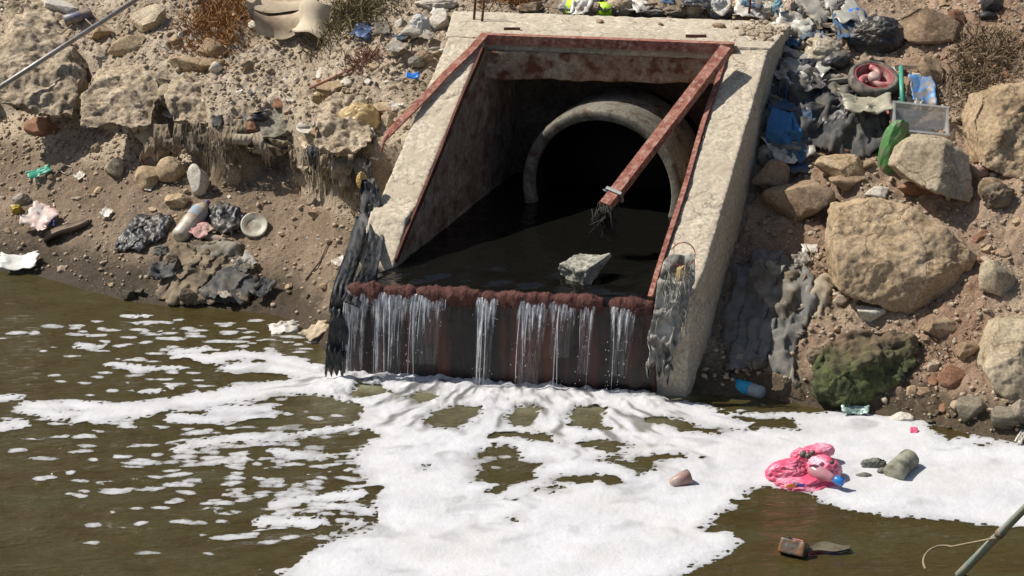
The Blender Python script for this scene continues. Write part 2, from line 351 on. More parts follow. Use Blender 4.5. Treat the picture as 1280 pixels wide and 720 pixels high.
FOAM_MAIN = [(404, 470), (430, 462), (480, 466), (560, 474), (640, 482), (720, 488), (815, 494), (860, 502), (905, 512), (950, 524), (1000, 521), (1040, 514), (1100, 518), (1150, 526), (1215, 545), (1300, 556), (1300, 662),
    (1250, 660), (1200, 652), (1150, 648), (1105, 645), (1060, 638), (1030, 628), (1016, 617), (1000, 610), (968, 610), (930, 613), (925, 632), (902, 642), (880, 655), (912, 664), (928, 678), (905, 694), (870, 708), (835, 726), (800, 745), (380, 745), (352, 722),
    (372, 700), (405, 684), (430, 674), (468, 662), (476, 648), (468, 628), (474, 612), (455, 598), (444, 578), (452, 560), (470, 545), (455, 536), (430, 540), (395, 545), (365, 550), (300, 556), (345, 545), (400, 536), (440, 530), (455, 524), (440, 508), (420, 500), (395, 494), (340, 496), (340, 478), (390, 470)]
FOAM_ARMS = [([(420, 482), (360, 484), (300, 492), (240, 503), (180, 511), (140, 516), (112, 522)], 10), ([(130, 512), (90, 508), (40, 508)], 6), ([(120, 515), (70, 520), (30, 512)], 5), ([(20, 498), (-10, 500)], 4), ([(25, 530), (-10, 536)], 4),
    ([(400, 472), (350, 462), (320, 458), (290, 462)], 7), ([(395, 462), (340, 448), (300, 444), (260, 450), (230, 446)], 6), ([(280, 452), (220, 460), (175, 462)], 3), ([(175, 462), (140, 456)], 3), ([(255, 436), (222, 440)], 4),
    ([(215, 485), (175, 488)], 3), ([(125, 433), (100, 432)], 3), ([(185, 396), (160, 396)], 2.5), ([(330, 520), (240, 525), (215, 522)], 5), ([(350, 545), (290, 550), (235, 555), (225, 562)], 4), ([(330, 512), (270, 515)], 5),
    ([(450, 565), (400, 572), (345, 566)], 3.5), ([(455, 618), (400, 622), (350, 630)], 4.5), ([(470, 640), (440, 636), (415, 635)], 3), ([(395, 655), (350, 650), (325, 652)], 4), ([(452, 655), (420, 665), (400, 668)], 3),
    ([(640, 565), (590, 570)], 2), ([(660, 596), (700, 604)], 3), ([(690, 585), (650, 587)], 3), ([(360, 698), (330, 706), (350, 716)], 4), ([(865, 512), (900, 520), (945, 520), (1000, 520)], 3), ([(450, 520), (400, 516)], 2)]
FOAM_HOLES = [[(400, 502), (425, 498), (452, 512), (456, 524), (440, 534), (400, 536), (388, 520)], [(526, 526), (540, 512), (575, 506), (606, 510), (600, 520), (575, 536), (545, 536)], [(630, 524), (645, 510), (670, 506), (679, 524), (668, 534), (640, 535)],
    [(704, 522), (722, 508), (754, 512), (756, 530), (770, 538), (725, 538)], [(726, 562), (735, 548), (770, 550), (803, 560)], [(738, 576), (775, 566), (860, 568), (862, 574), (825, 578), (822, 588), (795, 593), (770, 580)],
    [(590, 566), (615, 560), (640, 556), (655, 566), (650, 575), (690, 578), (668, 590), (672, 600), (640, 608), (630, 622), (600, 618), (612, 606), (588, 602), (600, 590), (592, 580)], [(682, 604), (700, 594), (745, 592), (765, 598), (730, 608)], [(660, 612), (690, 606), (708, 612), (690, 616)],
    [(520, 585), (534, 580), (537, 586), (524, 590)], [(810, 524), (850, 522), (872, 532), (925, 538), (900, 545), (850, 540)], [(905, 515), (950, 520), (1000, 524), (1000, 540), (960, 538), (925, 528)], [(630, 650), (650, 645), (658, 652), (640, 656)],
    [(1155, 528), (1195, 535), (1225, 546), (1190, 550), (1160, 540)], [(426, 494), (450, 480), (480, 482), (484, 494), (455, 500)], [(508, 500), (520, 488), (540, 490), (543, 500), (520, 506)], [(335, 500), (360, 497), (362, 508), (340, 512)], [(620, 545), (680, 540), (700, 556), (660, 552)], [(1210, 556), (1240, 552), (1236, 560)]]
def foam():
    xs = np.arange(-4.8, 4.5, .0115); ys = np.arange(-3.5, 1.75, .0165); X, Y = np.meshgrid(xs, ys); P = np.stack([X.ravel(), Y.ravel(), 0 * X.ravel()], 1)
    Wp = P[:, :2] + .05 * np.stack([noise(P * [3, 4, 1], 81), noise(P * [3, 4, 1], 82)], 1) + .018 * np.stack([noise(P * [11, 14, 1], 83), noise(P * [11, 14, 1], 84)], 1)
    w2 = lambda L: np.array([oz(a, b, 0)[:2] for a, b in L])
    f = poly_sdf(Wp, w2(FOAM_MAIN))
    for L, hw in FOAM_ARMS: f = np.maximum(f, hw / 62 * .9 - seg_dist(Wp, w2(L)))
    q = np.stack([P[:, 0] - WC[0], P[:, 1] - WC[1]], 1); o = q @ WN[:2]
    for L in FOAM_HOLES: f = np.minimum(f, -poly_sdf(Wp, w2(L)) + .012)
    lace = fbm(P * [7, 9, 1], 3, 91); f = f + .028 * lace - .035 * np.clip(.34 - worley(P * [5, 6, 1], 7), 0, 1) * sstep(.25, .02, f) - .05 * sstep(.30, .12, worley(P * [17, 21, 1] + .5 * lace[:, None], 12)) * sstep(.09, .01, f)
    fl = np.full(len(P), -1.)
    cl = [(240, 470, 130, 40, 90), (330, 560, 90, 45, 110), (150, 560, 120, 30, 60), (400, 640, 45, 40, 50), (260, 620, 120, 40, 60), (100, 420, 90, 20, 22), (240, 410, 90, 16, 40), (640, 585, 45, 20, 16), (360, 430, 40, 16, 14), (760, 580, 50, 16, 14), (940, 528, 40, 10, 14)]
    r2 = np.random.default_rng(4)
    for cx, cy, sx, sy, n in cl:
        for _ in range(int(n * 1.15)):
            x, y = r2.normal(cx, sx * .8), r2.normal(cy, sy * .8)
            if y < 400: continue
            c = oz(x, y, 0)[:2]; r = abs(r2.normal(0, .005)) + .0035; ix = np.searchsorted(xs, [c[0] - .15, c[0] + .15]); iy = np.searchsorted(ys, [c[1] - .15, c[1] + .15])
            sub = (np.arange(iy[0], iy[1])[:, None] * len(xs) + np.arange(ix[0], ix[1])[None, :]).ravel()
            if len(sub) == 0: continue
            fl[sub] = np.maximum(fl[sub], r * 1.5 - np.hypot((Wp[sub, 0] - c[0]) / r2.uniform(1.2, 2.8), (Wp[sub, 1] - c[1]) * 1.1))
    f = np.maximum(f, np.where(fl > -.02, fl + .012 * fbm(P * [34, 50, 1], 2, 77), fl))
    keep_w = terr(P[:, 0], P[:, 1], False) < .02
    f = np.where(keep_w & (o > -.02), f, np.where(keep_w & (np.abs(q @ WT[:2]) > 1.25), f, -1))
    G = f.reshape(X.shape) + .022; gy, gx = np.gradient(G, ys, xs)
    ins = G > 0; cell = ins[:-1, :-1] | ins[1:, :-1] | ins[:-1, 1:] | ins[1:, 1:]
    g2 = gx ** 2 + gy ** 2 + 1e-3; st = np.where((G < .0), -G / g2, 0)
    dx = np.clip(st * gx, -.0115, .0115); dy = np.clip(st * gy, -.0165, .0165)
    b = boil(P[:, 0], P[:, 1]).reshape(X.shape); Pn = P
    lump = (fbm(Pn * [9, 10, 1], 3, 95).reshape(X.shape)); fine = fbm(Pn * 38, 2, 97).reshape(X.shape)
    e = sstep(0, .06, G); z = RIP(P).reshape(X.shape) + .004 + e * (.003 + .0035 * lump + .002 * fine + b * (.03 + .045 * np.clip(lump + .15, 0, 1)))
    V = np.stack([X + dx, Y + dy, z], -1).reshape(-1, 3); F = grid_faces(*X.shape)[cell.ravel()]
    use = np.unique(F); mp = np.zeros(len(V), int); mp[use] = np.arange(len(use))
    th = (f + .026 - .13 * sstep(.10, .5, noise(Pn * [4, 5, 1], 99) + .25 * noise(Pn * [16, 20, 1], 98)) * sstep(.5, .1, f) - .10 * np.clip(worley(Pn * [9, 12, 1] + .6 * noise(Pn * [6, 6, 1], 96)[:, None], 94) - .55, 0, .4) * 0)
    m, nt, p = new_mat('white_foam')
    at_ = nt.nodes.new('ShaderNodeAttribute'); at_.attribute_name = 'thick'
    def madd(a, k, b):
        n_ = nt.nodes.new('ShaderNodeMath'); n_.operation = 'MULTIPLY_ADD'; lk(nt, a, n_.inputs[0]); n_.inputs[1].default_value = k
        if isinstance(b, (int, float)): n_.inputs[2].default_value = b
        else: lk(nt, b, n_.inputs[2])
        return n_.outputs[0]
    v1 = tex(nt, 'noise', 17, 6, .7, (1, 1.25, 1)); v2 = tex(nt, 'voronoi', 42, stretch=(1, 1.3, 0))
    h_ = madd(v1, .03, at_.outputs['Fac']); h_ = madd(v2, -.014, h_); h_ = madd(h_, 1, -.009)
    al = ramp(nt, madd(h_, 8, 0), [(.0, (0, 0, 0)), (.08, (.5, .5, .5)), (.22, (.8, .8, .8)), (.9, (1, 1, 1))]); a3 = nt.nodes.new('ShaderNodeAttribute'); a3.attribute_name = 'thin'; tn = nt.nodes.new('ShaderNodeMath'); tn.operation = 'MULTIPLY_ADD'; lk(nt, a3.outputs['Fac'], tn.inputs[0]); tn.inputs[1].default_value = -.72; tn.inputs[2].default_value = 1; al = mixc(nt, 1., al, tn.outputs[0], 'MULTIPLY'); lk(nt, al, p.inputs['Alpha'])
    c = ramp(nt, tex(nt, 'noise', 3, 6, .6), [(.3, (.52, .52, .535)), (.6, (.615, .615, .63))]); c = mixc(nt, fleck(nt, 60, .68, .03), c, (.42, .40, .33)); c = mixc(nt, ramp(nt, tex(nt, 'noise', 1.4, 6, .7, (1, 1.6, 1)), [(.45, (0, 0, 0)), (.8, (.5, .5, .5))]), c, (.50, .48, .41)); lk(nt, c, p.inputs['Base Color'])
    p.inputs['Roughness'].default_value = .75; p.inputs['Specular IOR Level'].default_value = .3
    q1 = bump(nt, p, tex(nt, 'voronoi', 60), .22, .004); bump(nt, p, tex(nt, 'noise', 40, 5, .65), .4, .008, q1)
    tq = q @ WT[:2]; oo = o + .25; ang = np.arctan2(tq, oo * 1.6 + .5); rad_ = np.hypot(tq * .7, oo)
    sw = fbm(np.stack([ang * 11 + .8 * noise(Pn * [4, 5, 1], 61), rad_ * 2.2, 0 * ang], 1), 3, 62) + .5 * noise(np.stack([ang * 30, rad_ * 4, 0 * ang], 1), 63)
    zone = sstep(1.9, .5, o) * sstep(-.02, .12, o) * sstep(1.9, 1.2, np.abs(tq)); sm = fbm(Pn * [2.2, 3.2, 1] + .5 * noise(Pn * [5, 6, 1], 64)[:, None], 4, 66)
    thin = np.clip(sstep(.05, .42, sw) * zone * 1.1 + .42 * sstep(.12, .6, sm) * sstep(-4.4, -3.2, P[:, 1]) * .9, 0, 1)
    me_ = mesh('foam', V[use], mp[F], m); a4 = me_.attributes.new('thin', 'FLOAT', 'POINT'); a4.data.foreach_set('value', thin[use].astype(np.float32)); a2 = me_.attributes.new('thick', 'FLOAT', 'POINT'); a2.data.foreach_set('value', th[use].astype(np.float32))
    ob = bpy.data.objects.new('foam', me_); C.objects.link(ob); ob['kind'] = 'stuff'
    tag(ob, 'white foam spreading over the murky water below the outlet', 'foam')
foam()

# ------------------------------------------------------------------ the concrete outlet
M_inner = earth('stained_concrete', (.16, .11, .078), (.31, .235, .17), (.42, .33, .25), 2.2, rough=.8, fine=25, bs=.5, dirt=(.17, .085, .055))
M_lintel = earth('rust_streaked_concrete', (.26, .13, .085), (.40, .29, .20), (.50, .40, .30), 3, rough=.9, fine=30, bs=.8, dirt=(.17, .06, .035))
M_rust = earth('rusty_steel', (.13, .04, .03), (.30, .115, .085), (.42, .21, .155), 9, rough=.85, fine=70, bs=.5, dirt=(.40, .25, .19))
M_darkrust = earth('dark_rusty_steel', (.06, .028, .02), (.12, .05, .035), (.19, .08, .055), 6, rough=.85, fine=70, bs=.4)
M_pipe = earth('concrete_pipe_skin', (.12, .112, .09), (.185, .172, .14), (.25, .232, .19), 3, rough=.85, fine=40, bs=.3, dirt=(.09, .06, .04))
M_back = earth('shade_toned_wall', (.06, .045, .034), (.125, .092, .068), (.19, .14, .10), 2.2, rough=.8, fine=25)  # darker copy of the inner concrete; the recess's shade put into its colour
M_lining = earth('pipe_sludge', (.006, .005, .004), (.012, .01, .008), (.02, .016, .012), 3, rough=.7, fine=30)  # near-black colour for the inside of the pipe
outlet = thing('drain_outlet', (*((A0 + B0) / 2)[:2], 0), 'sloping concrete outlet with rusty edges and a dark round pipe pouring into the canal', 'drain outlet')
_dA = unit((A1 - A0) * [1, 1, 0]); _dB = unit((B1 - B0) * [1, 1, 0])
def solid(name, V, F, m, parent, vox=.016, amp=.004, sm=2, chip=.0, label=None):
    V, F, N = remesh(V, F, vox, sm)
    dsp = amp * fbm(V * 9, 4, 5) + chip * np.clip(ridge(V * 5, 2, 9) - 1.05, 0, 1) * -1
    return obj(name, V + N * dsp[:, None], F, m, parent, label=label)
def wall(name, secs, m):                                    # secs: (inner xy, outer xy, top z)
    V = []; F = []
    for a, b, z in secs: V += [(a[0], a[1], -.5), (a[0], a[1], z), (b[0], b[1], z), (b[0], b[1], -.5)]
    n = len(secs)
    for i in range(n - 1):
        for k in range(4): F.append([i * 4 + k, i * 4 + (k + 1) % 4, (i + 1) * 4 + (k + 1) % 4, (i + 1) * 4 + k])
    F += [[3, 2, 1, 0], [(n - 1) * 4 + k for k in range(4)]]
    return solid(name, V, F, m, outlet, amp=.005, chip=.02)
nt_ = M_conc.node_tree; p = nt_.nodes['Principled BSDF']; old = p.inputs['Base Color'].links[0].from_socket
vo = nt_.nodes.new('ShaderNodeTexVoronoi'); vo.feature = 'DISTANCE_TO_EDGE'; vo.inputs['Scale'].default_value = 1.1; gg = nt_.nodes.new('ShaderNodeNewGeometry'); wv = nt_.nodes.new('ShaderNodeVectorMath'); wv.operation = 'MULTIPLY_ADD'
nz_ = nt_.nodes.new('ShaderNodeTexNoise'); nz_.inputs['Scale'].default_value = 4; nz_.inputs['Detail'].default_value = 6; lk(nt_, gg.outputs[0], nz_.inputs['Vector']); lk(nt_, nz_.outputs['Color'], wv.inputs[0]); wv.inputs[1].default_value = (.5, .5, .5); lk(nt_, gg.outputs[0], wv.inputs[2]); lk(nt_, wv.outputs[0], vo.inputs['Vector'])
col = mixc(nt_, ramp(nt_, vo.outputs['Distance'], [(0, (.8, .8, .8)), (.008, (0, 0, 0))]), old, (.16, .12, .085)); col = mixc(nt_, fleck(nt_, 34, .715, .02), col, (.10, .08, .06))
col = mixc(nt_, ramp(nt_, tex(nt_, 'noise', 2.4, 7, .7), [(.52, (0, 0, 0)), (.72, (.3, .3, .3))]), col, (.33, .27, .20)); lk(nt_, col, p.inputs['Base Color'])
T = .30
pL = np.array([-_dA[1], _dA[0], 0]); pR = np.array([_dB[1], -_dB[0], 0])
def kz(t): return .72 + (ZT - .72) * t
k0 = along(A0, A1, .255)  # kink: steeper foot of the left wall, shaped to fall into shade
Abk = A1 + _dA * .75; Bbk = B1 + _dB * .75
wall('wing_wall', [(A0 - _dA * -.02, A0 + pL * T, .70), (A0 + (k0 - A0) * [.62, .62, 0], A0 + (k0 - A0) * [.62, .62, 0] + pL * T, .99), (k0, k0 + pL * T, kz(.255)), (A1, A1 + pL * T, ZT), (Abk, Abk + pL * T, ZT)], M_conc)
Bf = B0 - _dB * .02
wall('wing_wall', [(Bf, Bf + pR * T * .86, .70), (along(B0, B1, .12), along(B0, B1, .12) + pR * T, kz(.12)), (B1, B1 + pR * T * 1.02, ZT), (Bbk, Bbk + pR * T * 1.02, ZT)], M_conc)
# roof slab between and over the walls, its front face the rust-streaked lintel
SL = A1 + pL * (T + .02) + np.array([0, 0, 0]); SR = B1 + pR * (T + .02)
bl = oz(566, 13, ZT + .012); br = oz(992, 27, ZT + .012)
za, zb = ZT - .02, ZT + .012
def prism(poly, z0, z1):
    n = len(poly); V = [(p[0], p[1], z0) for p in poly] + [(p[0], p[1], z1) for p in poly]
    return V, [list(range(n))[::-1], list(range(n, 2 * n))] + [[i, (i + 1) % n, n + (i + 1) % n, n + i] for i in range(n)]
solid('roof_slab', *prism([SL, SR, br, bl], ZT - .10, ZT + .012), M_conc, outlet, vox=.014, amp=.006, chip=.02)
li = .012
lf = [A1 + (0.0, li, 0), B1 + (0, li, 0), B1 + _dB * .26, A1 + _dA * .26]
V, F, N = remesh(*prism(lf, ZT - .31, ZT - .09), .013, 2)
V = V + N * (.012 * fbm(V * [6, 6, 10], 4, 6))[:, None]; V[:, 2] += np.where(V[:, 2] < ZT - .24, .03 * noise(V * [5, 1, 0], 8), 0)
obj('lintel', V, F, M_lintel, outlet)
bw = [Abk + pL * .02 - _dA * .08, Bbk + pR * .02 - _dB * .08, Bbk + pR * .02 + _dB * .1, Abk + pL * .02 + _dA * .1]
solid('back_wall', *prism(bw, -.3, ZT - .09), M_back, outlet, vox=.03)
# stained inner faces of the channel, a rendered skin proud of each wall
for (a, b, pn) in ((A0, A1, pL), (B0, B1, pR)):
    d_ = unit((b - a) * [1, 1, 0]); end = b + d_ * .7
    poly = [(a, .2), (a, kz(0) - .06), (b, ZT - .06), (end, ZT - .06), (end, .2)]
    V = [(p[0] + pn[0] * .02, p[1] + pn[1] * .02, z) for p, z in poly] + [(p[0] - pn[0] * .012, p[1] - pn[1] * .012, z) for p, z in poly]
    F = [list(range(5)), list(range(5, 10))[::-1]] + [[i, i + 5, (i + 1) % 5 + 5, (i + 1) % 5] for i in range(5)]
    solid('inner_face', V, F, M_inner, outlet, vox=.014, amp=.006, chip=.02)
# rusty angle strips along the inner top edges
def flat_bar(a, b, wdt, thk, up=(0, 0, 1), wob=0):
    n = 14; pts = [along(np.asarray(a), np.asarray(b), t) for t in np.linspace(0, 1, n)]; x, y, d = basis(np.asarray(b) - np.asarray(a), up); V = []
    for i, p in enumerate(pts):
        o = x * wob * math.sin(i * .9) + y * wob * .6 * math.cos(i * 1.3)
        for sx, sy in ((-1, -1), (1, -1), (1, 1), (-1, 1)): V.append(p + o + x * sx * wdt / 2 + y * sy * thk / 2)
    return np.array(V), grid_faces(n, 4, True).tolist() + [[3, 2, 1, 0], [(n - 1) * 4 + k for k in range(4)]]
V, F = flat_bar(along(A0, A1, .02) - pL * .016 + (0, 0, .0), along(A0, A1, .965) - pL * .016, .018, .05, wob=.004); obj('edge_strip', V, F, M_darkrust, outlet, smooth=False, label='dark rusty steel strip on the left inner edge')
V, F = flat_bar(along(B0, B1, -.02) - pR * .012 + (0, 0, .012), along(B0, B1, .95) - pR * .012 + (0, 0, .006), .034, .035, wob=.005); obj('edge_strip', V, F, M_rust, outlet, smooth=False, label='pale rusty steel strip on the right inner edge')
# rebar stubs standing from the slab
for (x0, y0, x1, y1) in ((592, 31, 595, -25), (602, 33, 606, -22), (935, 30, 939, -25)):
    a = oz(x0, y0, ZT - .03); b = oY(x1, y1, a[1] + .02); V, F = tube([a, along(a, b, .5) + (.004, 0, 0), b], .0105, 7); obj('rebar', V, F, M_darkrust, outlet)
# steel tie plates on the slab edge
for (x, y, wv) in ((900 - 30, 45, .16), (640, 36, .13)):
    c = oz(x, y, ZT + .022); V, F = box(c, np.eye(3), (wv / 2, .012, .010)); obj('tie_plate', V, F, M_darkrust, outlet, smooth=False)
# the pipe
pc = oY(754, 236, 1.86); pax = unit(np.array([math.sin(math.radians(19)), math.cos(math.radians(19)), 0])); R = .655
def pipe(R0, R1, l, m, nm, n=72):
    x, y, d = basis(pax); a = np.arange(n) * 2 * math.pi / n; ring = lambda r, t: pc + pax * t + r * (np.cos(a)[:, None] * x + np.sin(a)[:, None] * y)
    prof = [(R1, l), (R1, .1), (R1, .0), (R1 - .012, -.03), (R1 - .012, -.055), (R1 - .03, -.062), (R0 + .012, -.062), (R0, -.05), (R0, .2), (R0, l)]
    V = np.concatenate([ring(r, t) for r, t in prof]); V = V + unit(np.array([0, 0, 1])) * (.003 * fbm(V * 7, 3, 3))[:, None]
    return obj(nm, V, grid_faces(len(prof), n, True), m, outlet)
pp = pipe(R - .095, R, .62, M_pipe, 'pipe')
V, F = lathe(pc + pax * .58, pc + pax * 2.6, [(0, R - .085), (.5, R - .085), (1, R - .085)], 48); obj('pipe_barrel', V, F, M_lining, outlet)
V, F = lathe(pc + pax * .02, pc + pax * 2.5, [(0, R - .098), (.5, R - .098), (1, R - .10)], 48); F = F[:-2]; obj('sludge_lining', V, F, M_lining, outlet)
# the weir wall
m, nt_, p = new_mat('wet_weir_face')
c = ramp(nt_, tex(nt_, 'noise', 5, 6, .6, (1, 1, .12)), [(.36, (.003, .003, .004)), (.50, (.016, .010, .009)), (.64, (.11, .034, .02)), (.78, (.012, .009, .008))]); lk(nt_, c, p.inputs['Base Color'])
p.inputs['Roughness'].default_value = .38; bump(nt_, p, tex(nt_, 'noise', 18, 6, .6, (1, 1, .3)), .7, .02); M_weir = m
wl_, wr_ = WEIR_L - WT * .02 + WN * .04, WEIR_R + WT * .02 + WN * .04
V, F, N = remesh(*prism([wl_, wr_, wr_ - WN * .32, wl_ - WN * .32], -.5, .655), .014, 2)
st = noise(V * [6, 6, .8], 15) * .02 + .006 * fbm(V * 14, 3, 16); V = V + N * st[:, None] * (np.abs(N[:, 2:3]) < .6)
obj('weir_wall', V, F, M_weir, outlet)
# reddish algae on the lip
m, nt_, p = new_mat('red_algae'); c = ramp(nt_, tex(nt_, 'noise', 22, 6, .7), [(.3, (.055, .018, .014)), (.55, (.13, .045, .033)), (.75, (.20, .09, .06))]); lk(nt_, c, p.inputs['Base Color']); p.inputs['Roughness'].default_value = .8
bump(nt_, p, tex(nt_, 'noise', 90, 5, .8), 1., .012); M_alg = m
parts = []
for (x0, x1, r) in ((434, 484, .056), (480, 524, .050), (520, 606, .056), (602, 640, .042), (624, 700, .050), (690, 757, .054), (762, 826, .050)):
    a, b = weir_pt(x0), weir_pt(x1); n = max(14, int((x1 - x0) * .9)); ts = np.linspace(0, 1, n); cen = np.array([along(a, b, t) for t in ts]) + WN * .055 + np.array([0, 0, -.035])
    rad = r * (.72 + .5 * noise(np.stack([ts * (x1 - x0) / 14, ts * 0 + x0, ts * 0], 1), 27) + .25) * np.sqrt(np.clip(1 - (2 * ts - 1) ** 4, .02, 1)); k = 22; an = np.arange(k) * 2 * math.pi / k
    Vv = np.concatenate([cc + rr * (np.cos(an)[:, None] * WN * .95 + np.sin(an)[:, None] * np.array([0, 0, 1.05])) for cc, rr in zip(cen, rad)])
    cc = np.repeat(cen, k, 0); dv = Vv - cc; Vv = cc + dv * (1 + .28 * fbm(Vv * 14, 3, 25) + .2 * fbm(Vv * 45, 2, 28))[:, None]
    Vv[:, 2] -= np.where((dv[:, 2] < 0), .05 * np.clip(noise(Vv * [18, 18, 0], 29) + .3, 0, 1), 0)
    parts.append((Vv, grid_faces(n, k, True)))
    for q in range(int((x1 - x0) * 16)):                   # filaments
        j = rng.integers(0, len(Vv)); p0 = Vv[j]; o_ = unit(dv[j]) * rng.uniform(.006, .02) + np.array([0, 0, -rng.uniform(.003, .016)]); s_ = WT * .0018
        parts.append((np.array([p0 - s_, p0 + s_, p0 + o_]), [[0, 1, 2]]))
V, F = join(parts); o = obj('algae', V, F, M_alg, outlet, label='reddish brown algae clumps along the lip'); o['kind'] = 'stuff'

# water standing in the channel and curling over the lip
m, nt_, p = new_mat('dark_channel_water'); p.inputs['Base Color'].default_value = (.006, .006, .005, 1); p.inputs['Roughness'].default_value = .05; p.inputs['IOR'].default_value = 1.33
q = bump(nt_, p, tex(nt_, 'noise', 7, 4, .5), .4, .03); bump(nt_, p, tex(nt_, 'noise', 26, 3, .5), .25, .008, q)
sec = [(-2.9, .692), (-2, .692), (-1, .692)] + [(t, .692 + .004 * math.sin(t * 20)) for t in np.linspace(-.5, -.04, 12)] + [(0, .693), (.03, .688), (.055, .676), (.075, .655)]
ts = np.linspace(.0, 1, 130); Vv = []
for o_, z in sec:
    for t in ts:
        b = along(WEIR_L, WEIR_R, t)
        if o_ < -.05:
            k = min(1, (-o_) / .25); aL = A0 + _dA * (-o_ - .2); aR = B0 + _dB * (-o_ - .2); q_ = along(b + WN * o_, along(aL, aR, t) , k)
        else: q_ = b + WN * o_
        Vv.append((q_[0], q_[1], z + .007 * float(math.sin(t * 37 + o_ * 9)) * math.sin(t * 17 + 1) - (.0 if o_ < -.02 else .0)))
structure('channel_water', np.array(Vv), grid_faces(len(sec), len(ts)), m)

# the falling streams: thin curved sheets broken into bright threads, with loose strands and drops
m, nt_, p = new_mat('falling_water'); p.inputs['Base Color'].default_value = (.95, .96, .98, 1); p.inputs['Roughness'].default_value = .2; p.inputs['Specular IOR Level'].default_value = .8
af = nt_.nodes.new('ShaderNodeAttribute'); af.attribute_name = 'cover'
st_ = ramp(nt_, tex(nt_, 'noise', 1, 4, .6, (95, 95, 4.5)), [(.33, (.16, .16, .16)), (.54, (1, 1, 1))]); st2 = ramp(nt_, tex(nt_, 'noise', 1, 3, .6, (60, 60, 26)), [(.30, (.3, .3, .3)), (.52, (1, 1, 1))])
mm = mixc(nt_, 1., st_, st2, 'MULTIPLY'); mm = mixc(nt_, 1., mm, af.outputs['Color'], 'MULTIPLY'); lk(nt_, mm, p.inputs['Alpha']); bump(nt_, p, st_, 1., .012); M_sheet = m
m, nt_, p = new_mat('water_thread'); p.inputs['Base Color'].default_value = (.88, .90, .93, 1); p.inputs['Roughness'].default_value = .1; p.inputs['Transmission Weight'].default_value = .15; p.inputs['IOR'].default_value = 1.33; M_fall = m
def cascade(strands, films, label, drops=0):
    parts = []
    def path(px, t, seed, throw):
        b = weir_pt(px); fall = t * t
        o_ = .085 + throw * t; z = .668 - fall * .69
        return b + WN * o_ + np.array([0, 0, z - b[2]]) + WT * (.008 * math.sin(seed + t * 4) - .025 * t)
    for (px, l, r) in strands:
        sd = rng.uniform(0, 9); n = int(34 * l) + 5; th = rng.uniform(.05, .085); tt = np.linspace(0, l, n); pts = np.array([path(px, t, sd, th) for t in tt]); nz = noise(np.stack([tt * 11, tt * 0 + sd, tt * 0], 1), 3)
        rad = r * .72 * (.5 + 1.1 * np.abs(nz)) * (1 - .5 * tt) * np.clip((l - tt + .01) * 9, .1, 1); parts.append(tube(pts, rad, 5))
        for k in range(int(9 * l)):
            t = rng.uniform(.35, 1) * min(1, l + .15); c = path(px + rng.normal(0, 3), t, 1, .075); rr = rng.uniform(.0009, .0024); Vi, Fi = ico(1); parts.append((Vi * [rr, rr, rr * rng.uniform(1.5, 4)] + c, Fi))
    for _ in range(drops):
        px = rng.uniform(strands[0][0] - 8, strands[-1][0] + 10); t = rng.uniform(.1, 1); c = path(px, t, 1, rng.uniform(.05, .12)); rr = rng.uniform(.0009, .0026); Vi, Fi = ico(1); parts.append((Vi * rr * [1, 1, 1.8] + c, Fi))
    V, F = join(parts); o = obj('waterfall', V, F, M_fall, label=label, cat='waterfall', group='streams of water falling over the lip'); o['kind'] = 'stuff'
    for (x0, x1, l) in films:
        for lay in range(2):
            n1, n2 = 22, 40; V = []; cov = []
            for i in range(n2):
                t = i / (n2 - 1) * min(1., l + .05)
                for j in range(n1):
                    u = j / (n1 - 1); w_ = 1.18 - .30 * t + (.22 if lay else 0) * (1 - t); px = (x0 + x1) / 2 + (x1 - x0) * (u - .5) * w_
                    L_ = l * (.45 + .75 * abs(noise(np.array([[px * .11, 3. + lay * 5, 0.]]), 41)[0]) * 2.2)
                    V.append(path(px, t, 0, .062 + .02 * lay) + WN * (.010 * math.sin(px * .7 + t * 3 + lay * 2) - .004)); cov.append(max(0, min(1, (1 - abs(2 * u - 1)) * 5)) * min(1, max(.06, (L_ - t) * 5)) * (1. if not lay else .75) * min(1, .35 + t * 5))
            V = np.array(V); ob = obj('water_sheet', V, grid_faces(n2, n1), M_sheet, o); a_ = ob.data.attributes.new('cover', 'FLOAT', 'POINT'); a_.data.foreach_set('value', np.array(cov, np.float32))
cascade([(428, .9, .004), (437, .7, .005), (446, .95, .006), (455, .55, .004), (463, .5, .003)], [(424, 462, .95)], 'thin streams running down the black rag at the left end of the lip', 14)
cascade([(474, 1, .008), (480, .95, .007), (486, 1, .009), (492, .9, .010), (498, .75, .007), (505, .85, .006), (510, .45, .004)], [(470, 512, .95)], 'widest bright stream of falling water, second from the left', 30)
cascade([(524, 1, .007), (530, .7, .006), (537, .62, .006), (544, .4, .006), (552, .5, .004), (560, .38, .005), (518, .98, .006)], [(516, 556, .8)], 'short fringe of falling water with one long strand on its left', 10)
cascade([(602, 1, .007), (607, 1, .009), (612, .95, .008), (618, .45, .005)], [(600, 622, .98)], 'narrow white stream falling left of the middle of the weir', 22)
cascade([(654, .95, .006), (659, .9, .008), (664, .75, .009), (670, .55, .008), (676, .4, .007), (681, .3, .005)], [(652, 684, .9)], 'stream of falling water below the left of the grey lump', 16)
cascade([(694, .4, .006), (701, 1, .010), (704, .95, .008), (711, .45, .010), (717, .38, .009)], [(692, 720, .7)], 'bright single jet of falling water below the grey lump', 16)
cascade([(731, .7, .005), (736, .5, .006), (742, .95, .004)], [(729, 745, .8)], 'thin stream of falling water just right of the bright jet', 14)
cascade([(772, .95, .004), (779, .6, .004), (788, .7, .004)], [(768, 794, .8)], 'sparse beaded drips of water near the right end of the lip', 60)

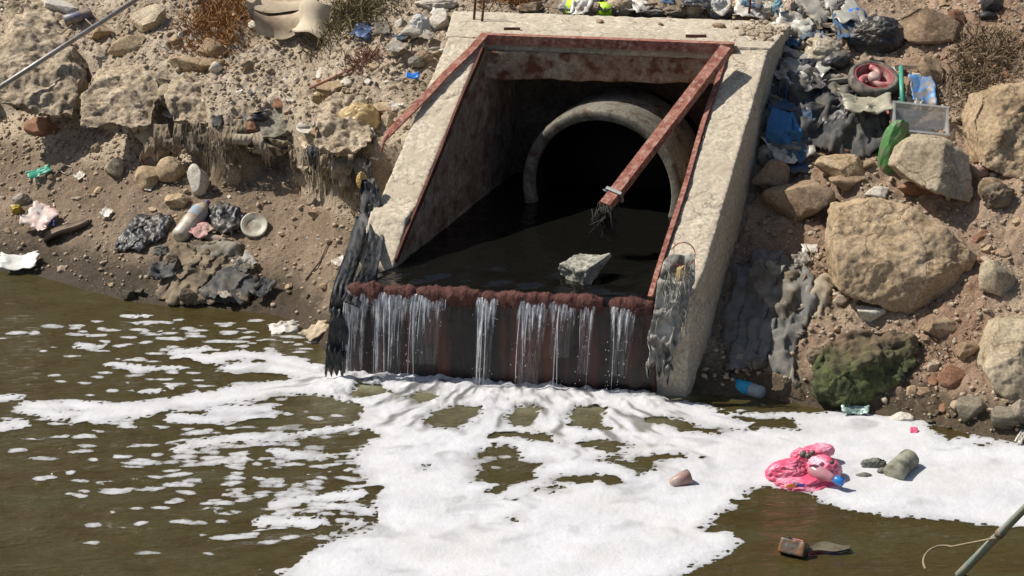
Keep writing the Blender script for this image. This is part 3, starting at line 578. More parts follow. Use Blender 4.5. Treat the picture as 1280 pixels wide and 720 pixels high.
# the old steel gate frame lying over the outlet
fr = thing('gate_frame', A1, 'rust red steel gate frame with a beam across the slab and two bars sloping down', 'steel frame')
ba, bb = oz(601, 43, ZT + .03), oz(918, 55, ZT + .03)
def angle_bar(a, b, w1, t1, h):
    V1, F1 = flat_bar(a, b, w1, t1); x, y, d = basis(np.asarray(b) - np.asarray(a)); side = x if x[1] < 0 else -x
    V2, F2 = flat_bar(np.asarray(a) + side * (w1 / 2 - t1 / 2) - y * (h / 2 + t1 / 2 + .0005), np.asarray(b) + side * (w1 / 2 - t1 / 2) - y * (h / 2 + t1 / 2 + .0005), t1, h); return join([(V1, F1), (V2, F2)])
V, F = angle_bar(ba, bb, .075, .014, .06); obj('cross_beam', V, F, M_rust, fr, smooth=False)
pn = unit(np.cross(A1 - A0, B0 - A0)); pn = pn if pn[2] > 0 else -pn
def on_plane(x, y, off): v = ray(x, y); return CAM + v * (((A0 + pn * off - CAM) @ pn) / (v @ pn))
V, F = flat_bar(on_plane(606, 44, .035), on_plane(483, 170, .035), .062, .016, pn, .004); obj('side_bar', V, F, M_rust, fr, smooth=False, label='flat rusty bar lying across the left wing wall')
V, F = tube([on_plane(484, 169, .035), on_plane(479, 178, .03), on_plane(477, 190, .0)], [.022, .016, .010], 6); obj('bent_end', V, F, M_rust, fr)
ra, rb = on_plane(908, 62, -.02), on_plane(757, 258, -.10)
V, F = flat_bar(ra, rb, .085, .075, pn); obj('side_bar', V, F, M_rust, fr, smooth=False, label='square rusty bar hanging over the dark pipe mouth')
x, y, d = basis(rb - ra, pn); V, F = join([box(rb - d * .12, (x, y, d), (.065, .05, .012)), tube([rb - d * .12 - x * .10, rb - d * .12 + x * .07], .008, 6)]); obj('end_clamp', V, F, plain('grey_steel', (.25, .26, .27), .45, metal=.7), fr, smooth=False)
parts = []
for k in range(70):
    p0 = rb + np.array([rng.normal(0, .03), rng.normal(0, .03), rng.uniform(-.03, .03)]); L = rng.uniform(.05, .26); q_ = p0 + np.array([rng.normal(0, .03), 0, -L * .5]); e_ = p0 + np.array([rng.normal(.02, .05), 0, -L]); parts.append(tube([p0, q_, e_], [.004, .004, .002], 4))
V, F = join(parts); o = obj('snagged_weed', V, F, plain('dark_weed', (.045, .04, .035), .8), fr); o['kind'] = 'stuff'

# ------------------------------------------------------------------ rocks and boulders
def hull_rock(name, pts, m, label, cat='rock', vox=.016, amp=.02, sm=3, back=.3, chip=0., group=None, sink=.0, freq=5, lift=0., nearer=0.):
    """outline points (photo x, y, metres nearer than the rock's own base plane); the body goes `back` metres into the slope"""
    b = max(pts, key=lambda q: q[1]); base = on_t(np.mean([q[0] for q in pts]), b[1] - 2, lift); Y0 = base[1] - nearer; V = []
    top = min(q[1] for q in pts); bot = b[1]
    for x, y, o in pts:
        lean = .45 * (bot - y) / sc_at(base)                # leans back with the slope
        p = oY(x, y, Y0 + lean - o); V.append(p); V.append(p + np.array([0, back, (.12 * back if nearer else -.25 * back) - sink]))
    V, F = hull(V); V, F, N = remesh(V, F, vox, sm)
    dsp = amp * fbm(V * freq, 4, len(label)) + min(amp * .5, .011) * fbm(V * 22, 4, 3) - .32 * amp * ridge(V * freq * 1.5 + .4 * noise(V * 6, 4)[:, None], 3, 12) + amp * .5 * (np.round(2.5 * noise(V * freq * .9, 8)) / 2.5) - amp * 1.1 * np.clip(ridge(V * freq * .55, 2, 5) - .9, 0, 1) - chip * np.clip(ridge(V * 4, 2, 5) - .8, 0, 1)
    return obj(name, V + N * dsp[:, None], F, m, label=label, cat=cat, group=group)
_rk = {}
def rock_shape(seed, n=4, planes=13):
    k = (seed, n)
    if k in _rk: return _rk[k]
    r = np.random.default_rng(seed); V, F = ico(n)
    for _ in range(planes):
        q = unit(r.normal(size=3)); c = r.uniform(.42, .78); V = V - np.maximum(V @ q - c, 0)[:, None] * q
    V = V * (1 + .10 * fbm(V * 1.4 + seed, 2, seed) + .05 * fbm(V * 5 + seed, 3, seed + 1) - .05 * np.clip(ridge(V * 1.8 + seed, 2, seed + 2) - .75, 0, 1))[:, None]
    V = V / np.abs(V).max(0); _rk[k] = (V, F); return V, F
def rock(x, y, wp, hp, seed, m, label, deep=.8, name='rock', cat='rock', tilt=0., n=4, lift=0., group=None, planes=13):
    P = on_t(x, y + .25 * hp, lift); s = sc_at(P); V, F = rock_shape(seed, n, planes)
    V = V * np.array([wp / s / 2, (wp + hp) / 2 / s * deep / 2, hp / s / 2 / .95]); c, q = math.cos(tilt), math.sin(tilt)
    V = np.stack([V[:, 0] * c - V[:, 2] * q, V[:, 1], V[:, 0] * q + V[:, 2] * c], 1)
    return obj(name, V + P + (0, .06 * hp / s, .25 * hp / s), F, m, label=label, cat=cat, group=group)
# right bank
hull_rock('boulder', [(1148, 166, .0), (1131, 178, .03), (1117, 207, .04), (1134, 224, .08), (1172, 243, .16), (1182, 178, .10), (1214, 255, .0), (1219, 242, -.02), (1214, 193, -.04), (1184, 172, .0)], M_rock2, 'pale grey block with one shaded side above the largest tan boulder', 'boulder', amp=.014, sm=1, lift=.12, back=.28)
hull_rock('boulder', [(1040, 284, .02), (1048, 258, -.05), (1092, 247, -.06), (1150, 260, -.03), (1190, 288, .02), (1224, 322, -.04), (1214, 345, -.06), (1196, 384, -.12), (1178, 340, .10), (1132, 396, .0), (1084, 376, .06), (1050, 366, .05), (1042, 322, .08), (1110, 330, .13), (1160, 352, .13)], M_rock, 'largest tan boulder, flat fronted, on the right bank', 'boulder', amp=.024, sm=1, back=.4)
m, nt_, p = new_mat('mossy_rock'); c = ramp(nt_, tex(nt_, 'noise', 13, 9, .75), [(.34, (.022, .028, .012)), (.5, (.075, .09, .032)), (.62, (.16, .175, .06)), (.72, (.26, .24, .14))])
geo = nt_.nodes.new('ShaderNodeNewGeometry'); sx = nt_.nodes.new('ShaderNodeSeparateXYZ'); lk(nt_, geo.outputs[0], sx.inputs[0]); ad = nt_.nodes.new('ShaderNodeMath'); ad.operation = 'MULTIPLY_ADD'
lk(nt_, tex(nt_, 'noise', 6, 5), ad.inputs[0]); ad.inputs[1].default_value = .5; lk(nt_, sx.outputs[2], ad.inputs[2]); c = mixc(nt_, ramp(nt_, ad.outputs[0], [(.52, (0, 0, 0)), (.74, (1, 1, 1))]), c, (.20, .135, .085))
lk(nt_, c, p.inputs['Base Color']); p.inputs['Roughness'].default_value = .9; q = bump(nt_, p, tex(nt_, 'noise', 30, 8, .75), 1, .02); bump(nt_, p, tex(nt_, 'noise', 110, 4, .7), .8, .005, q); M_moss = m
hull_rock('boulder', [(1014, 462, .0), (1030, 426, -.02), (1062, 412, -.05), (1110, 408, -.08), (1150, 416, -.10), (1162, 428, -.12), (1128, 478, .05), (1110, 512, .0), (1060, 512, .06), (1022, 496, .05), (1085, 450, .12), (1050, 470, .12)], M_moss, 'green mossy boulder at the waterline', 'boulder', amp=.045, sm=2, freq=9, back=.35, sink=.25)
hull_rock('boulder', [(1236, 426, -.02), (1248, 404, -.06), (1300, 396, -.08), (1305, 500, .05), (1262, 508, .05), (1242, 488, .04), (1230, 462, .04), (1275, 440, .1)], M_rock2, 'pale boulder cut off by the right edge above the waterline stones', 'boulder', amp=.02, back=.35)
hull_rock('boulder', [(1214, 150, -.02), (1226, 118, -.06), (1262, 104, -.06), (1310, 100, -.06), (1310, 226, .05), (1254, 224, .05), (1222, 206, .05), (1250, 165, .1)], M_rock, 'large tan crumbly rock at the upper right edge', 'boulder', amp=.035, back=.4)
for a in [(1247, 350, 52, 52, 3, M_rock2, 'grey brown stone beside the right end of the largest boulder'), (1213, 512, 62, 34, 4, M_wetrock, 'flat grey stone at the waterline below the right edge boulder'), (1252, 527, 44, 34, 5, M_wetrock, 'rounded tan stone at the far right waterline'),
          (1275, 515, 40, 40, 6, M_wetrock, 'dark wet stone on the right edge of the waterline'), (1123, 525, 42, 16, 7, M_pale, 'flat cream stone lying in foam below the mossy boulder'), (1087, 394, 42, 22, 8, M_pale, 'small whitish stone between the mossy and the largest boulder'),
          (1050, 214, 68, 38, 9, M_rock, 'tan rock in the shade under the black cloth heap'), (998, 256, 92, 56, 10, M_rock3, 'wide brown rock in the shade beside the right wing wall'), (1096, 241, 36, 22, 11, M_pale, 'small pale stone just above the largest boulder'),
          (1060, 228, 50, 20, 12, M_rock3, 'thin brown stone under the tan shaded rock'), (1165, 92, 40, 42, 14, M_rock3, 'brown square stone behind the wheel'), (1168, 32, 90, 46, 15, M_rock3, 'brown rock on the upper right slope past the black bag'),
          (1196, 22, 26, 22, 16, M_red, 'small reddish stone at the end of the upper right rock'), (1150, 238, 60, 22, 17, M_red, 'reddish clod under the pale grey block'), (1242, 238, 40, 30, 18, M_rock3, 'rounded stone below the upper right rock'),
          (1168, 408, 54, 26, 19, M_rock3, 'brown clod between the largest boulder and the mossy one'), (1205, 440, 40, 30, 20, M_rock3, 'brown earthy stone left of the right edge boulder'), (962, 225, 50, 50, 21, M_rock3, 'rough brown stone against the side of the right wing wall'),
          (1190, 470, 46, 30, 61, M_red, 'reddish clod above the flat waterline stone')]:
    rock(*a)
# left bank: the overhanging crest
hull_rock('boulder', [(-20, 70, -.1), (10, 36, -.2), (50, 40, -.18), (88, 66, -.1), (103, 102, .02), (92, 150, .12), (52, 148, .16), (18, 138, .16), (-20, 120, .15)], M_ledge, 'big tan overhanging block at the left edge under the metal pole', 'boulder', amp=.06, back=.75, nearer=.50, freq=4)
hull_rock('boulder', [(96, 120, .0), (118, 98, -.08), (150, 88, -.12), (196, 96, -.08), (206, 124, .0), (188, 164, .14), (150, 168, .18), (104, 160, .16), (97, 140, .1)], M_ledge, 'tan overhanging block right of the big left one', 'boulder', amp=.06, back=.75, nearer=.50, freq=4)
hull_rock('boulder', [(-220, 40, -.1), (-150, 10, -.2), (-60, 20, -.2), (-12, 50, -.1), (-14, 130, .12), (-100, 128, .16), (-230, 118, .15)], M_rock, 'overhanging block beyond the left edge of the view', 'boulder', amp=.06, back=.75, nearer=.45, freq=4, vox=.03)  # unseen; continues the overhang, added to keep sun off the recess below
for a, nm in (([(204, 118, .02), (222, 100, -.06), (262, 98, -.08), (300, 112, -.04), (304, 150, .1), (262, 162, .14), (214, 156, .12)], 'crusty pale ledge of the crest above the dark rag'), ([(296, 150, .02), (330, 128, -.06), (384, 136, -.05), (392, 176, .1), (352, 196, .15), (300, 190, .12)], 'crusty ledge of the crest overhanging the dark hollow'), ([(388, 160, 0), (410, 142, -.06), (452, 150, -.04), (468, 176, .06), (440, 198, .12), (396, 192, .12)], 'crusty ledge of the crest beside the left wing wall')):
    hull_rock('earth_ledge', a, M_ledge, nm, 'ledge', amp=.055, back=.5, nearer=.16, freq=6, sm=1)
hull_rock('boulder', [(268, 152, .02), (285, 124, -.05), (330, 118, -.08), (372, 132, -.03), (366, 168, .10), (320, 178, .14), (276, 174, .1)], earth('grey_clay', (.16, .15, .12), (.26, .24, .19), (.36, .32, .25), 4), 'grey clay mound on the crest below the reddish twig', 'boulder', amp=.04, back=.4, lift=.06)
hull_rock('boulder', [(0, 50, -.1), (8, 0, -.25), (70, -20, -.3), (66, 20, -.1), (48, 44, 0.05), (20, 60, .05)], M_rock2, 'grey brown rock in the upper left corner', 'boulder', amp=.05, back=.4)
for a in [(52, 160, 46, 28, 22, M_red, 'reddish stone tucked under the big left overhanging block'), (146, 213, 34, 32, 23, M_rock2, 'round tan stone leftmost in the row under the crest'), (184, 219, 46, 38, 24, M_rock, 'lumpy tan rock second in the row under the crest'), (217, 215, 44, 40, 25, M_rock, 'orange tinged rock third in the row under the crest'),
          (251, 228, 34, 48, 26, M_pale, 'upright pale slab at the right of the row under the crest'), (222, 252, 38, 22, 27, M_rock, 'flat tan stone below the row under the crest'), (290, 214, 26, 40, 28, M_rock2, 'upright grey stone behind the hanging roots'), (246, 80, 74, 24, 29, M_rock, 'long flat stone below the orange dry bush'),
          (74, 8, 52, 26, 30, M_pale, 'white stone at the top left behind the dark tube'), (128, 42, 42, 24, 31, M_rock, 'tan stone crossed by the metal pole'), (190, 28, 56, 40, 32, M_rock2, 'crumbly pale stone left of the orange bush'), (160, 58, 50, 30, 33, M_rock, 'tan crumbly stone above the second overhanging block'),
          (218, 122, 46, 34, 34, M_rock2, 'crumbly stone on the crest left of the dark rag'), (400, 165, 40, 26, 35, M_rock, 'tan clod right of the white lid'), (547, 28, 30, 34, 36, M_pale, 'beige rounded stone beside the wing wall top'), (665, 10, 40, 16, 37, M_rock3, 'brown stone lying behind the left end of the slab'),
          (162, 367, 26, 16, 38, M_wetrock, 'paired grey stone at the left waterline'), (174, 366, 14, 16, 39, M_wetrock, 'smaller of the paired stones at the left waterline'), (120, 186, 16, 18, 40, M_rock2, 'small grey stone in the shade under the overhanging blocks'), (420, 112, 50, 22, 41, M_rock, 'tan clod under the end of the reddish twig'),
          (312, 158, 24, 24, 42, M_red, 'brick red lump set in the grey clay mound'), (350, 132, 28, 20, 43, M_red, 'rusty brown lump at the right of the grey clay mound'), (498, 62, 36, 20, 44, M_rock2, 'pale flat stone right of the beige torn sheet'), (510, 44, 40, 22, 45, M_pale, 'whitish stone left of the white cloth bundle'),
          (478, 140, 40, 26, 62, M_rock, 'tan clod beside the yellowish bag'), (395, 268, 22, 12, 63, M_rock3, 'small brown clod on the soil below the hanging rags'), (265, 60, 40, 26, 64, M_rock3, 'brown stone in the roots of the orange bush')]:
    rock(*a)
# conglomerate lump standing in the outflow
P = oz(735, 352, .70); V, F = rock_shape(77, 5, 5); V = V * [.19, .13, .12]; a = .22; V = np.stack([V[:, 0] * math.cos(a) - V[:, 2] * math.sin(a), V[:, 1], V[:, 0] * math.sin(a) + V[:, 2] * math.cos(a)], 1)
V = V * (1 + .22 * fbm(V * 18, 3, 5))[:, None]; obj('rock', V + P + (0, .08, .06), F, earth('conglomerate', (.09, .085, .075), (.33, .32, .27), (.55, .53, .45), 22, fine=60), label='grey pitted concrete lump sitting in the outflow above the lip', cat='rock')

# many small stones: 8 shapes shared, placed on the open bank
small = [mesh('stone', rock_shape(200 + k, 3, 6)[0], rock_shape(200 + k, 3, 6)[1]) for k in range(8)]
def scatter(n, rects, mats, name, label, cat, group, smin, smax, flat=.6, shapes=small, minz=.02):
    wts = np.array([(c - a) * (d - b) for a, b, c, d in rects], float); wts /= wts.sum(); i = 0; tries = 0
    while i < n and tries < n * 4:
        tries += 1; a, b, c, d = rects[rng.choice(len(rects), p=wts)]; x, y = rng.uniform(a, c), rng.uniform(b, d); P = on_t(x, y)
        if P[2] < minz or poly_sdf([P[:2]], FOOT)[0] > -.25: continue
        r = smin + (smax - smin) * rng.random() ** 2.5; me = shapes[int(rng.integers(len(shapes)))]
        o = bpy.data.objects.new(name, me); C.objects.link(o); o.location = P + np.array([0, 0, r * flat * .3]); o.scale = (r, r * rng.uniform(.6, 1), r * flat * rng.uniform(.7, 1.3))
        o.rotation_euler = (rng.normal(0, .35), rng.normal(0, .35), rng.uniform(0, 6.28)); o.data = me
        if not o.material_slots: me.materials.append(None)
        o.material_slots[0].link = 'OBJECT'; o.material_slots[0].material = mats[int(rng.integers(len(mats)))]
        mt = o.material_slots[0].material.name.split('_')[0]; hue = {'tan': 'tan', 'grey': 'greyish', 'brown': 'brown', 'pale': 'whitish', 'red': 'reddish', 'gravel': 'sandy', 'waterline': 'dark'}[mt]
        tag(o, label.replace('small', 'small ' + hue, 1), cat, group.replace('small', 'small ' + hue, 1)); i += 1
scatter(95, [(0, 0, 560, 130), (330, 130, 480, 210)], [M_gravel, M_rock, M_rock2, M_pale], 'stone', 'small stone lying on the dry upper left bank', 'stone', 'small stones on the upper left bank', .022, .075)
scatter(45, [(0, 200, 440, 370)], [M_rock3, M_rock, M_gravel], 'stone', 'small clod lying on the bare lower left soil', 'stone', 'small clods on the lower left soil', .014, .05)
scatter(120, [(1120, 0, 1280, 110), (1040, 240, 1280, 530), (960, 40, 1120, 240)], [M_rock, M_red, M_rock3, M_gravel], 'stone', 'small stone lying among the rocks of the right bank', 'stone', 'small stones on the right bank', .02, .07)
scatter(26, [(230, 360, 405, 405), (1020, 500, 1280, 555)], [M_wetrock], 'stone', 'small wet stone at the edge of the water', 'stone', 'small wet stones at the waterline', .015, .045, minz=-.02)

# gravel nobody could count
def gravel():
    V0, F0 = ico(1); n = 22000; Vs = []; Fs = []; k = 0
    X = rng.uniform(-5.3, 4.5, n * 2); d = rng.uniform(.03, 4.2, n * 2); Y = np.interp(X, WX, WY) + d
    dens = np.where(X > .6, .75, np.where(d > LEDGE, 1., .30)) * (.35 + .9 * np.clip(noise(np.stack([X * 2, Y * 2, X * 0], 1), 51) + .5, 0, 1.2))
    ok = (rng.random(n * 2) < dens) & (poly_sdf(np.stack([X, Y], 1), FOOT) < -.16); X = X[ok][:n]; Y = Y[ok][:n]; Z = terr(X, Y)
    r = .006 + .022 * rng.random(len(X)) ** 4; sc = np.stack([r, r * rng.uniform(.6, 1, len(X)), r * rng.uniform(.5, .9, len(X))], 1); a = rng.uniform(0, 6.28, len(X))
    J = V0[None] * (1 + .35 * rng.normal(size=(len(X), len(V0), 1)).clip(-1, 1) * .6) * sc[:, None]
    W = np.stack([J[..., 0] * np.cos(a)[:, None] - J[..., 1] * np.sin(a)[:, None] + X[:, None], J[..., 0] * np.sin(a)[:, None] + J[..., 1] * np.cos(a)[:, None] + Y[:, None], J[..., 2] + (Z + r * .3)[:, None]], -1)
    F = (F0[None] + (np.arange(len(X)) * len(V0))[:, None, None]).reshape(-1, 3)
    o = bpy.data.objects.new('gravel', mesh('gravel', W.reshape(-1, 3), F, M_gravel, smooth=False)); C.objects.link(o); o['kind'] = 'stuff'
gravel()

# ------------------------------------------------------------------ cloth, bags, sheets
def relax(P, W, rx, ry, floor=None, anchor=None, ak=0., steps=46, iters=5, g=.0022, bend=.35):
    """position based cloth on a rectangular grid P[r, c]; W = 0 pins; rest lengths rx, ry; buckles where the rest length exceeds the spacing"""
    O = P.copy(); P = P.copy(); rd = math.hypot(rx, ry)
    def con(a, b, wa, wb, L, k):
        d = b - a; n = np.linalg.norm(d, axis=-1, keepdims=True) + 1e-9; c = d * (k * (n - L) / n) / np.maximum(wa + wb, 1e-6)[..., None]; a += c * wa[..., None]; b -= c * wb[..., None]
    S = lambda A, ax, st, off: A[off::st] if ax == 0 else A[:, off::st]
    for _ in range(steps):
        v = (P - O) * .9; v[..., 2] -= g; O = P.copy(); P = P + v * (W[..., None] > 0)
        for _ in range(iters):
            for off in (0, 1):
                m_ = (P.shape[1] - off) // 2; a, b = P[:, off:off + 2 * m_:2], P[:, off + 1:off + 1 + 2 * m_:2]; con(a, b, W[:, off:off + 2 * m_:2], W[:, off + 1:off + 1 + 2 * m_:2], rx, .9)
                m_ = (P.shape[0] - off) // 2; a, b = P[off:off + 2 * m_:2], P[off + 1:off + 1 + 2 * m_:2]; con(a, b, W[off:off + 2 * m_:2], W[off + 1:off + 1 + 2 * m_:2], ry, .9)
            for off in range(0, 2):
                a, b = P[:-1, off:-1:2], P[1:, off + 1::2]; n_ = min(a.shape[1], b.shape[1]); con(a[:, :n_], b[:, :n_], W[:-1, off:-1:2][:, :n_], W[1:, off + 1::2][:, :n_], rd, .3)
                a, b = P[1:, off:-1:2], P[:-1, off + 1::2]; con(a[:, :n_], b[:, :n_], W[1:, off:-1:2][:, :n_], W[:-1, off + 1::2][:, :n_], rd, .3)
            for off in range(3):
                a, b = P[:, off:-3:6], P[:, off + 3::6]; n_ = min(a.shape[1], b.shape[1])
                if n_: con(a[:, :n_], b[:, :n_], W[:, off:-3:6][:, :n_], W[:, off + 3::6][:, :n_], rx * 3, bend * .3)
                a, b = P[off:-3:6], P[off + 3::6]; n_ = min(a.shape[0], b.shape[0])
                if n_: con(a[:n_], b[:n_], W[off:-3:6][:n_], W[off + 3::6][:n_], ry * 3, bend * .3)
            if floor is not None:
                low = P[..., 2] < floor; P[..., 2] = np.where(low & (W > 0), floor, P[..., 2]); O[low] = O[low] * .4 + P[low] * .6
            if ak: P += (anchor - P) * (ak * (W[..., None] > 0))
    return P
def shell(V, F, t):
    """give an open sheet its thickness along z and towards the slope"""
    n = len(V); e = {}
    for q in F:
        for k in range(len(q)): a, b = int(q[k]), int(q[(k + 1) % len(q)]); e[(a, b)] = 1
    rim = [[b, a, a + n, b + n] for (a, b) in e if (b, a) not in e]
    return np.concatenate([V, V - np.array([0, -.4 * t, t])]), np.concatenate([F, F[:, ::-1] + n, np.array(rim, int).reshape(-1, 4)])
def drape(name, poly, m, label, cat, h=.05, fold=.03, fdir=0., fs=9, stretch=.3, lift=0., res=.0145, seed=1, group=None, edge=.05, crumple=.4, parent=None, rag=.03, slack=None, crease=1.):
    """a real sheet dropped, too large for its outline, over the ground and a mound: it buckles into folds"""
    Wp = np.array([on_t(x, y) for x, y in poly]); p2 = Wp[:, :2]; c, s_ = math.cos(fdir), math.sin(fdir); Rt = np.array([[c, s_], [-s_, c]]); l2 = p2 @ Rt.T; lo = l2.min(0) - .02; hi = l2.max(0) + .02
    res = max(res, float((hi - lo).max()) / 80); X, Y = np.meshgrid(np.arange(lo[0], hi[0], res), np.arange(lo[1], hi[1], res)); sh_ = X.shape; xy = np.stack([X.ravel(), Y.ravel()], 1) @ Rt; P = np.concatenate([xy, xy[:, :1] * 0], 1)
    G = poly_sdf(xy, p2) + rag * fbm(P * 9 + seed, 3, seed); big = .5 + 1. * np.clip(noise(P * 6 + seed, seed + 11) + .25, 0, 1.1)
    fl = terr(P[:, 0], P[:, 1]) + lift + h * big * (1 - np.exp(-np.maximum(G, 0) / edge)) + .005
    P[:, 2] = fl + .01 + .018 * fbm(P * [14, 14, 0] + seed, 3, seed + 3); keep = (G > 0).reshape(sh_); Wt = np.ones(sh_)
    sx = 1.06 + .30 * crumple * .6 if slack is None else slack[0]; sy = 1.10 + fold * 5.5 if slack is None else slack[1]
    Q = relax(P.reshape(*sh_, 3), Wt, res * sx, res * sy, fl.reshape(sh_), steps=38)
    cell = keep[:-1, :-1] & keep[1:, :-1] & keep[:-1, 1:] & keep[1:, 1:]; V = Q.reshape(-1, 3).copy(); V[:, 2] += crease * (.007 * ridge(V * [19, 19, 8] + .6 * noise(V * 7, seed)[:, None] + seed, 2, seed + 5) + .0035 * ridge(V * 42, 2, seed + 6)); F = grid_faces(*sh_)[cell.ravel()]
    if len(F) == 0: return None
    u = np.unique(F); mp = np.zeros(len(V), int); mp[u] = np.arange(len(u)); V, F = shell(V[u], mp[F], .006); return obj(name, V, F, m, parent, label=label, cat=cat, group=group)
def bag(name, x, y, wp, hp, m, label, cat, seed=1, depth=.7, n=5, cr=.16, fs=2.2, lift=0., parent=None, tilt=0, P=None, group=None, planes=2):
    P = on_t(x, y + .3 * hp, lift) if P is None else P; s = sc_at(P); V, F = ico(n); r = np.random.default_rng(seed)
    for _ in range(planes): q = unit(r.normal(size=3)); V = V - np.maximum(V @ q - .75, 0)[:, None] * q
    V = V * (1 + cr * ridge(V * fs + seed, 3, seed) - cr * .4 + .15 * fbm(V * 1.3 + seed, 2, seed + 3))[:, None]; V = V / np.abs(V).max(0)
    V = V * np.array([wp / s / 2, (wp + hp) / 2 / s * depth / 2, hp / s / 2 / .95]); c, q = math.cos(tilt), math.sin(tilt); V = np.stack([V[:, 0] * c - V[:, 2] * q, V[:, 1], V[:, 0] * q + V[:, 2] * c], 1)
    return obj(name, V + P + (0, .1 * hp / s, .28 * hp / s), F, m, parent, label=label, cat=cat, group=group)
def curtain(name, rows, m, label, cat, fold=.02, nf=5, seed=1, fray=0., parent=None, group=None, n2=44, kind=None):
    """hanging cloth: rows of (left x, left y, right x, right y, Y depth)"""
    L = []
    for xl, yl, xr, yr, Yd in rows: L.append((oY(xl, yl, Yd), oY(xr, yr, Yd)))
    wid = np.mean([np.linalg.norm(b - a) for a, b in L]); nc = int(np.clip(wid / .017, 7, 26)); n2 = int(np.clip(sum(np.linalg.norm(L[i + 1][0] - L[i][0]) for i in range(len(L) - 1)) / .03, 9, 34))
    V = []; T_ = np.linspace(0, len(rows) - 1, n2)
    for t in T_:
        i = min(int(t), len(rows) - 2); u = t - i; u = u * u * (3 - 2 * u) * .5 + u * .5; a = along(L[i][0], L[i + 1][0], u); b = along(L[i][1], L[i + 1][1], u)
        for k in range(nc): V.append(along(a, b, k / (nc - 1)))
    V = np.array(V).reshape(n2, nc, 3); rx = np.linalg.norm(np.diff(V, axis=1), axis=-1).mean(); ry = np.linalg.norm(np.diff(V, axis=0), axis=-1).mean(); fl = V.reshape(-1, 3)
    P = fl + np.stack([0 * fl[:, 0], .05 * fbm(fl * [13, 13, 5] + seed, 2, seed) * 1., .01 * noise(fl * 12 + seed, seed + 1)], 1); P = P.reshape(V.shape)
    P = relax(P, np.ones((n2, nc)), rx * (1.35 + 11 * fold), ry * 1.16, None, V, .010, steps=40, g=.0016, bend=.6)
    def up(A, k):                                           # cubic upsampling along axis 0
        n = len(A); t = np.linspace(0, n - 1, (n - 1) * k + 1); i = np.minimum(t.astype(int), n - 2); u = (t - i)[:, None, None]; g_ = lambda j: A[np.clip(j, 0, n - 1)]
        return .5 * (2 * g_(i) + (g_(i + 1) - g_(i - 1)) * u + (2 * g_(i - 1) - 5 * g_(i) + 4 * g_(i + 1) - g_(i + 2)) * u * u + (3 * g_(i) - g_(i - 1) - 3 * g_(i + 1) + g_(i + 2)) * u ** 3)
    P = up(P, 3); P = up(P.transpose(1, 0, 2), 4).transpose(1, 0, 2).copy(); n2, nc = P.shape[:2]; q_ = P.reshape(-1, 3); P = P + (.011 * ridge(q_ * [26, 26, 9] + .9 * noise(q_ * 9, seed)[:, None] + seed, 2, seed + 4) + .005 * ridge(q_ * [60, 60, 25] + seed, 2, seed + 6))[:, None].reshape(n2, nc, 1) * np.array([.2, -1, .2])
    if fray:
        k = np.tile(np.linspace(0, 1, nc), n2).reshape(n2, nc); v = np.repeat(np.linspace(0, 1, n2), nc).reshape(n2, nc); P[..., 2] += fray * 1.6 * np.clip(.12 + noise(np.stack([k.ravel() * nf * 2.2, k.ravel() * 0, k.ravel() * 0 + seed], 1), seed + 5), -.1, 1).reshape(n2, nc) * v ** 4
    V_, F_ = shell(P.reshape(-1, 3), grid_faces(n2, nc), .006)
    o = obj(name, V_, F_, m, parent, label=label, cat=cat, group=group)
    if kind: o['kind'] = kind
    return o
def crumple_sheet(sz, seed, n=9, amp=.25):
    r = np.random.default_rng(seed); X, Y = np.meshgrid(np.linspace(-1, 1, n), np.linspace(-1, 1, n)); P = np.stack([X.ravel(), Y.ravel(), 0 * X.ravel()], 1)
    P[:, :2] += .22 * np.stack([noise(P * 2 + seed, seed), noise(P * 2 + seed, seed + 1)], 1) * 2; P[:, 2] = amp * ridge(P * 1.5 + seed, 2, seed) + .3 * P[:, 0] ** 2 * r.uniform(-.6, 1)
    V = np.concatenate([P, P + (0, 0, .05)]) * sz; F = grid_faces(n, n); F = np.concatenate([F[:, ::-1], F + n * n]); b = list(range(n)) + [i * n + n - 1 for i in range(1, n)] + [n * n - 1 - i for i in range(1, n)] + [i * n for i in range(n - 2, 0, -1)]
    return V, F.tolist() + [[b[i], b[(i + 1) % len(b)], b[(i + 1) % len(b)] + n * n, b[i] + n * n] for i in range(len(b))]
def scrap(name, x, y, wp, hp, m, label, cat, seed, yaw=0., amp=.3, tilt=.5, lift=.01, group=None):
    P = on_t(x, y + .2 * hp, lift); s = sc_at(P); V, F = crumple_sheet(1, seed, 11, amp); c, q = math.cos(yaw), math.sin(yaw); V = V * [wp / s / 2, hp / s / 2 / .72, wp / s / 2]
    R_ = np.array(Matrix.Rotation(tilt, 3, 'X')) @ np.array(Matrix.Rotation(yaw, 3, 'Z')); return obj(name, V @ R_.T + P + (0, 0, .02), F, m, label=label, cat=cat, group=group)
M_black = plain('black_bag_plastic', (.022, .022, .024), .46, (.04, .04, .042), dirt=(.12, .105, .085), scale=9)
M_dark = plain('dark_muddy_cloth', (.028, .03, .034), .75, (.06, .058, .055), dirt=(.13, .115, .09), scale=8)
M_grey = plain('grey_muddy_cloth', (.21, .19, .155), .95, (.30, .275, .225), spec=.2, dirt=(.12, .10, .075), scale=7, bs=.6)
M_mud = plain('mud_caked_rag', (.18, .14, .095), .95, (.27, .215, .15), spec=.2, dirt=(.09, .072, .052), scale=9, bs=.8)
M_blue = plain('blue_bag_plastic', (.02, .14, .55), .32, (.03, .2, .62), scale=9)
M_jean = plain('blue_denim', (.035, .085, .16), .9, (.06, .12, .20), dirt=(.13, .115, .09))
M_pink = plain('pink_bag_plastic', (.72, .08, .17), .34, (.80, .22, .33), scale=9, alpha=.92, dirt=(.86, .42, .52), bs=.6)
M_clear = plain('hazy_clear_plastic', (.62, .62, .60), .25, (.5, .48, .44), alpha=.45, bs=.5)
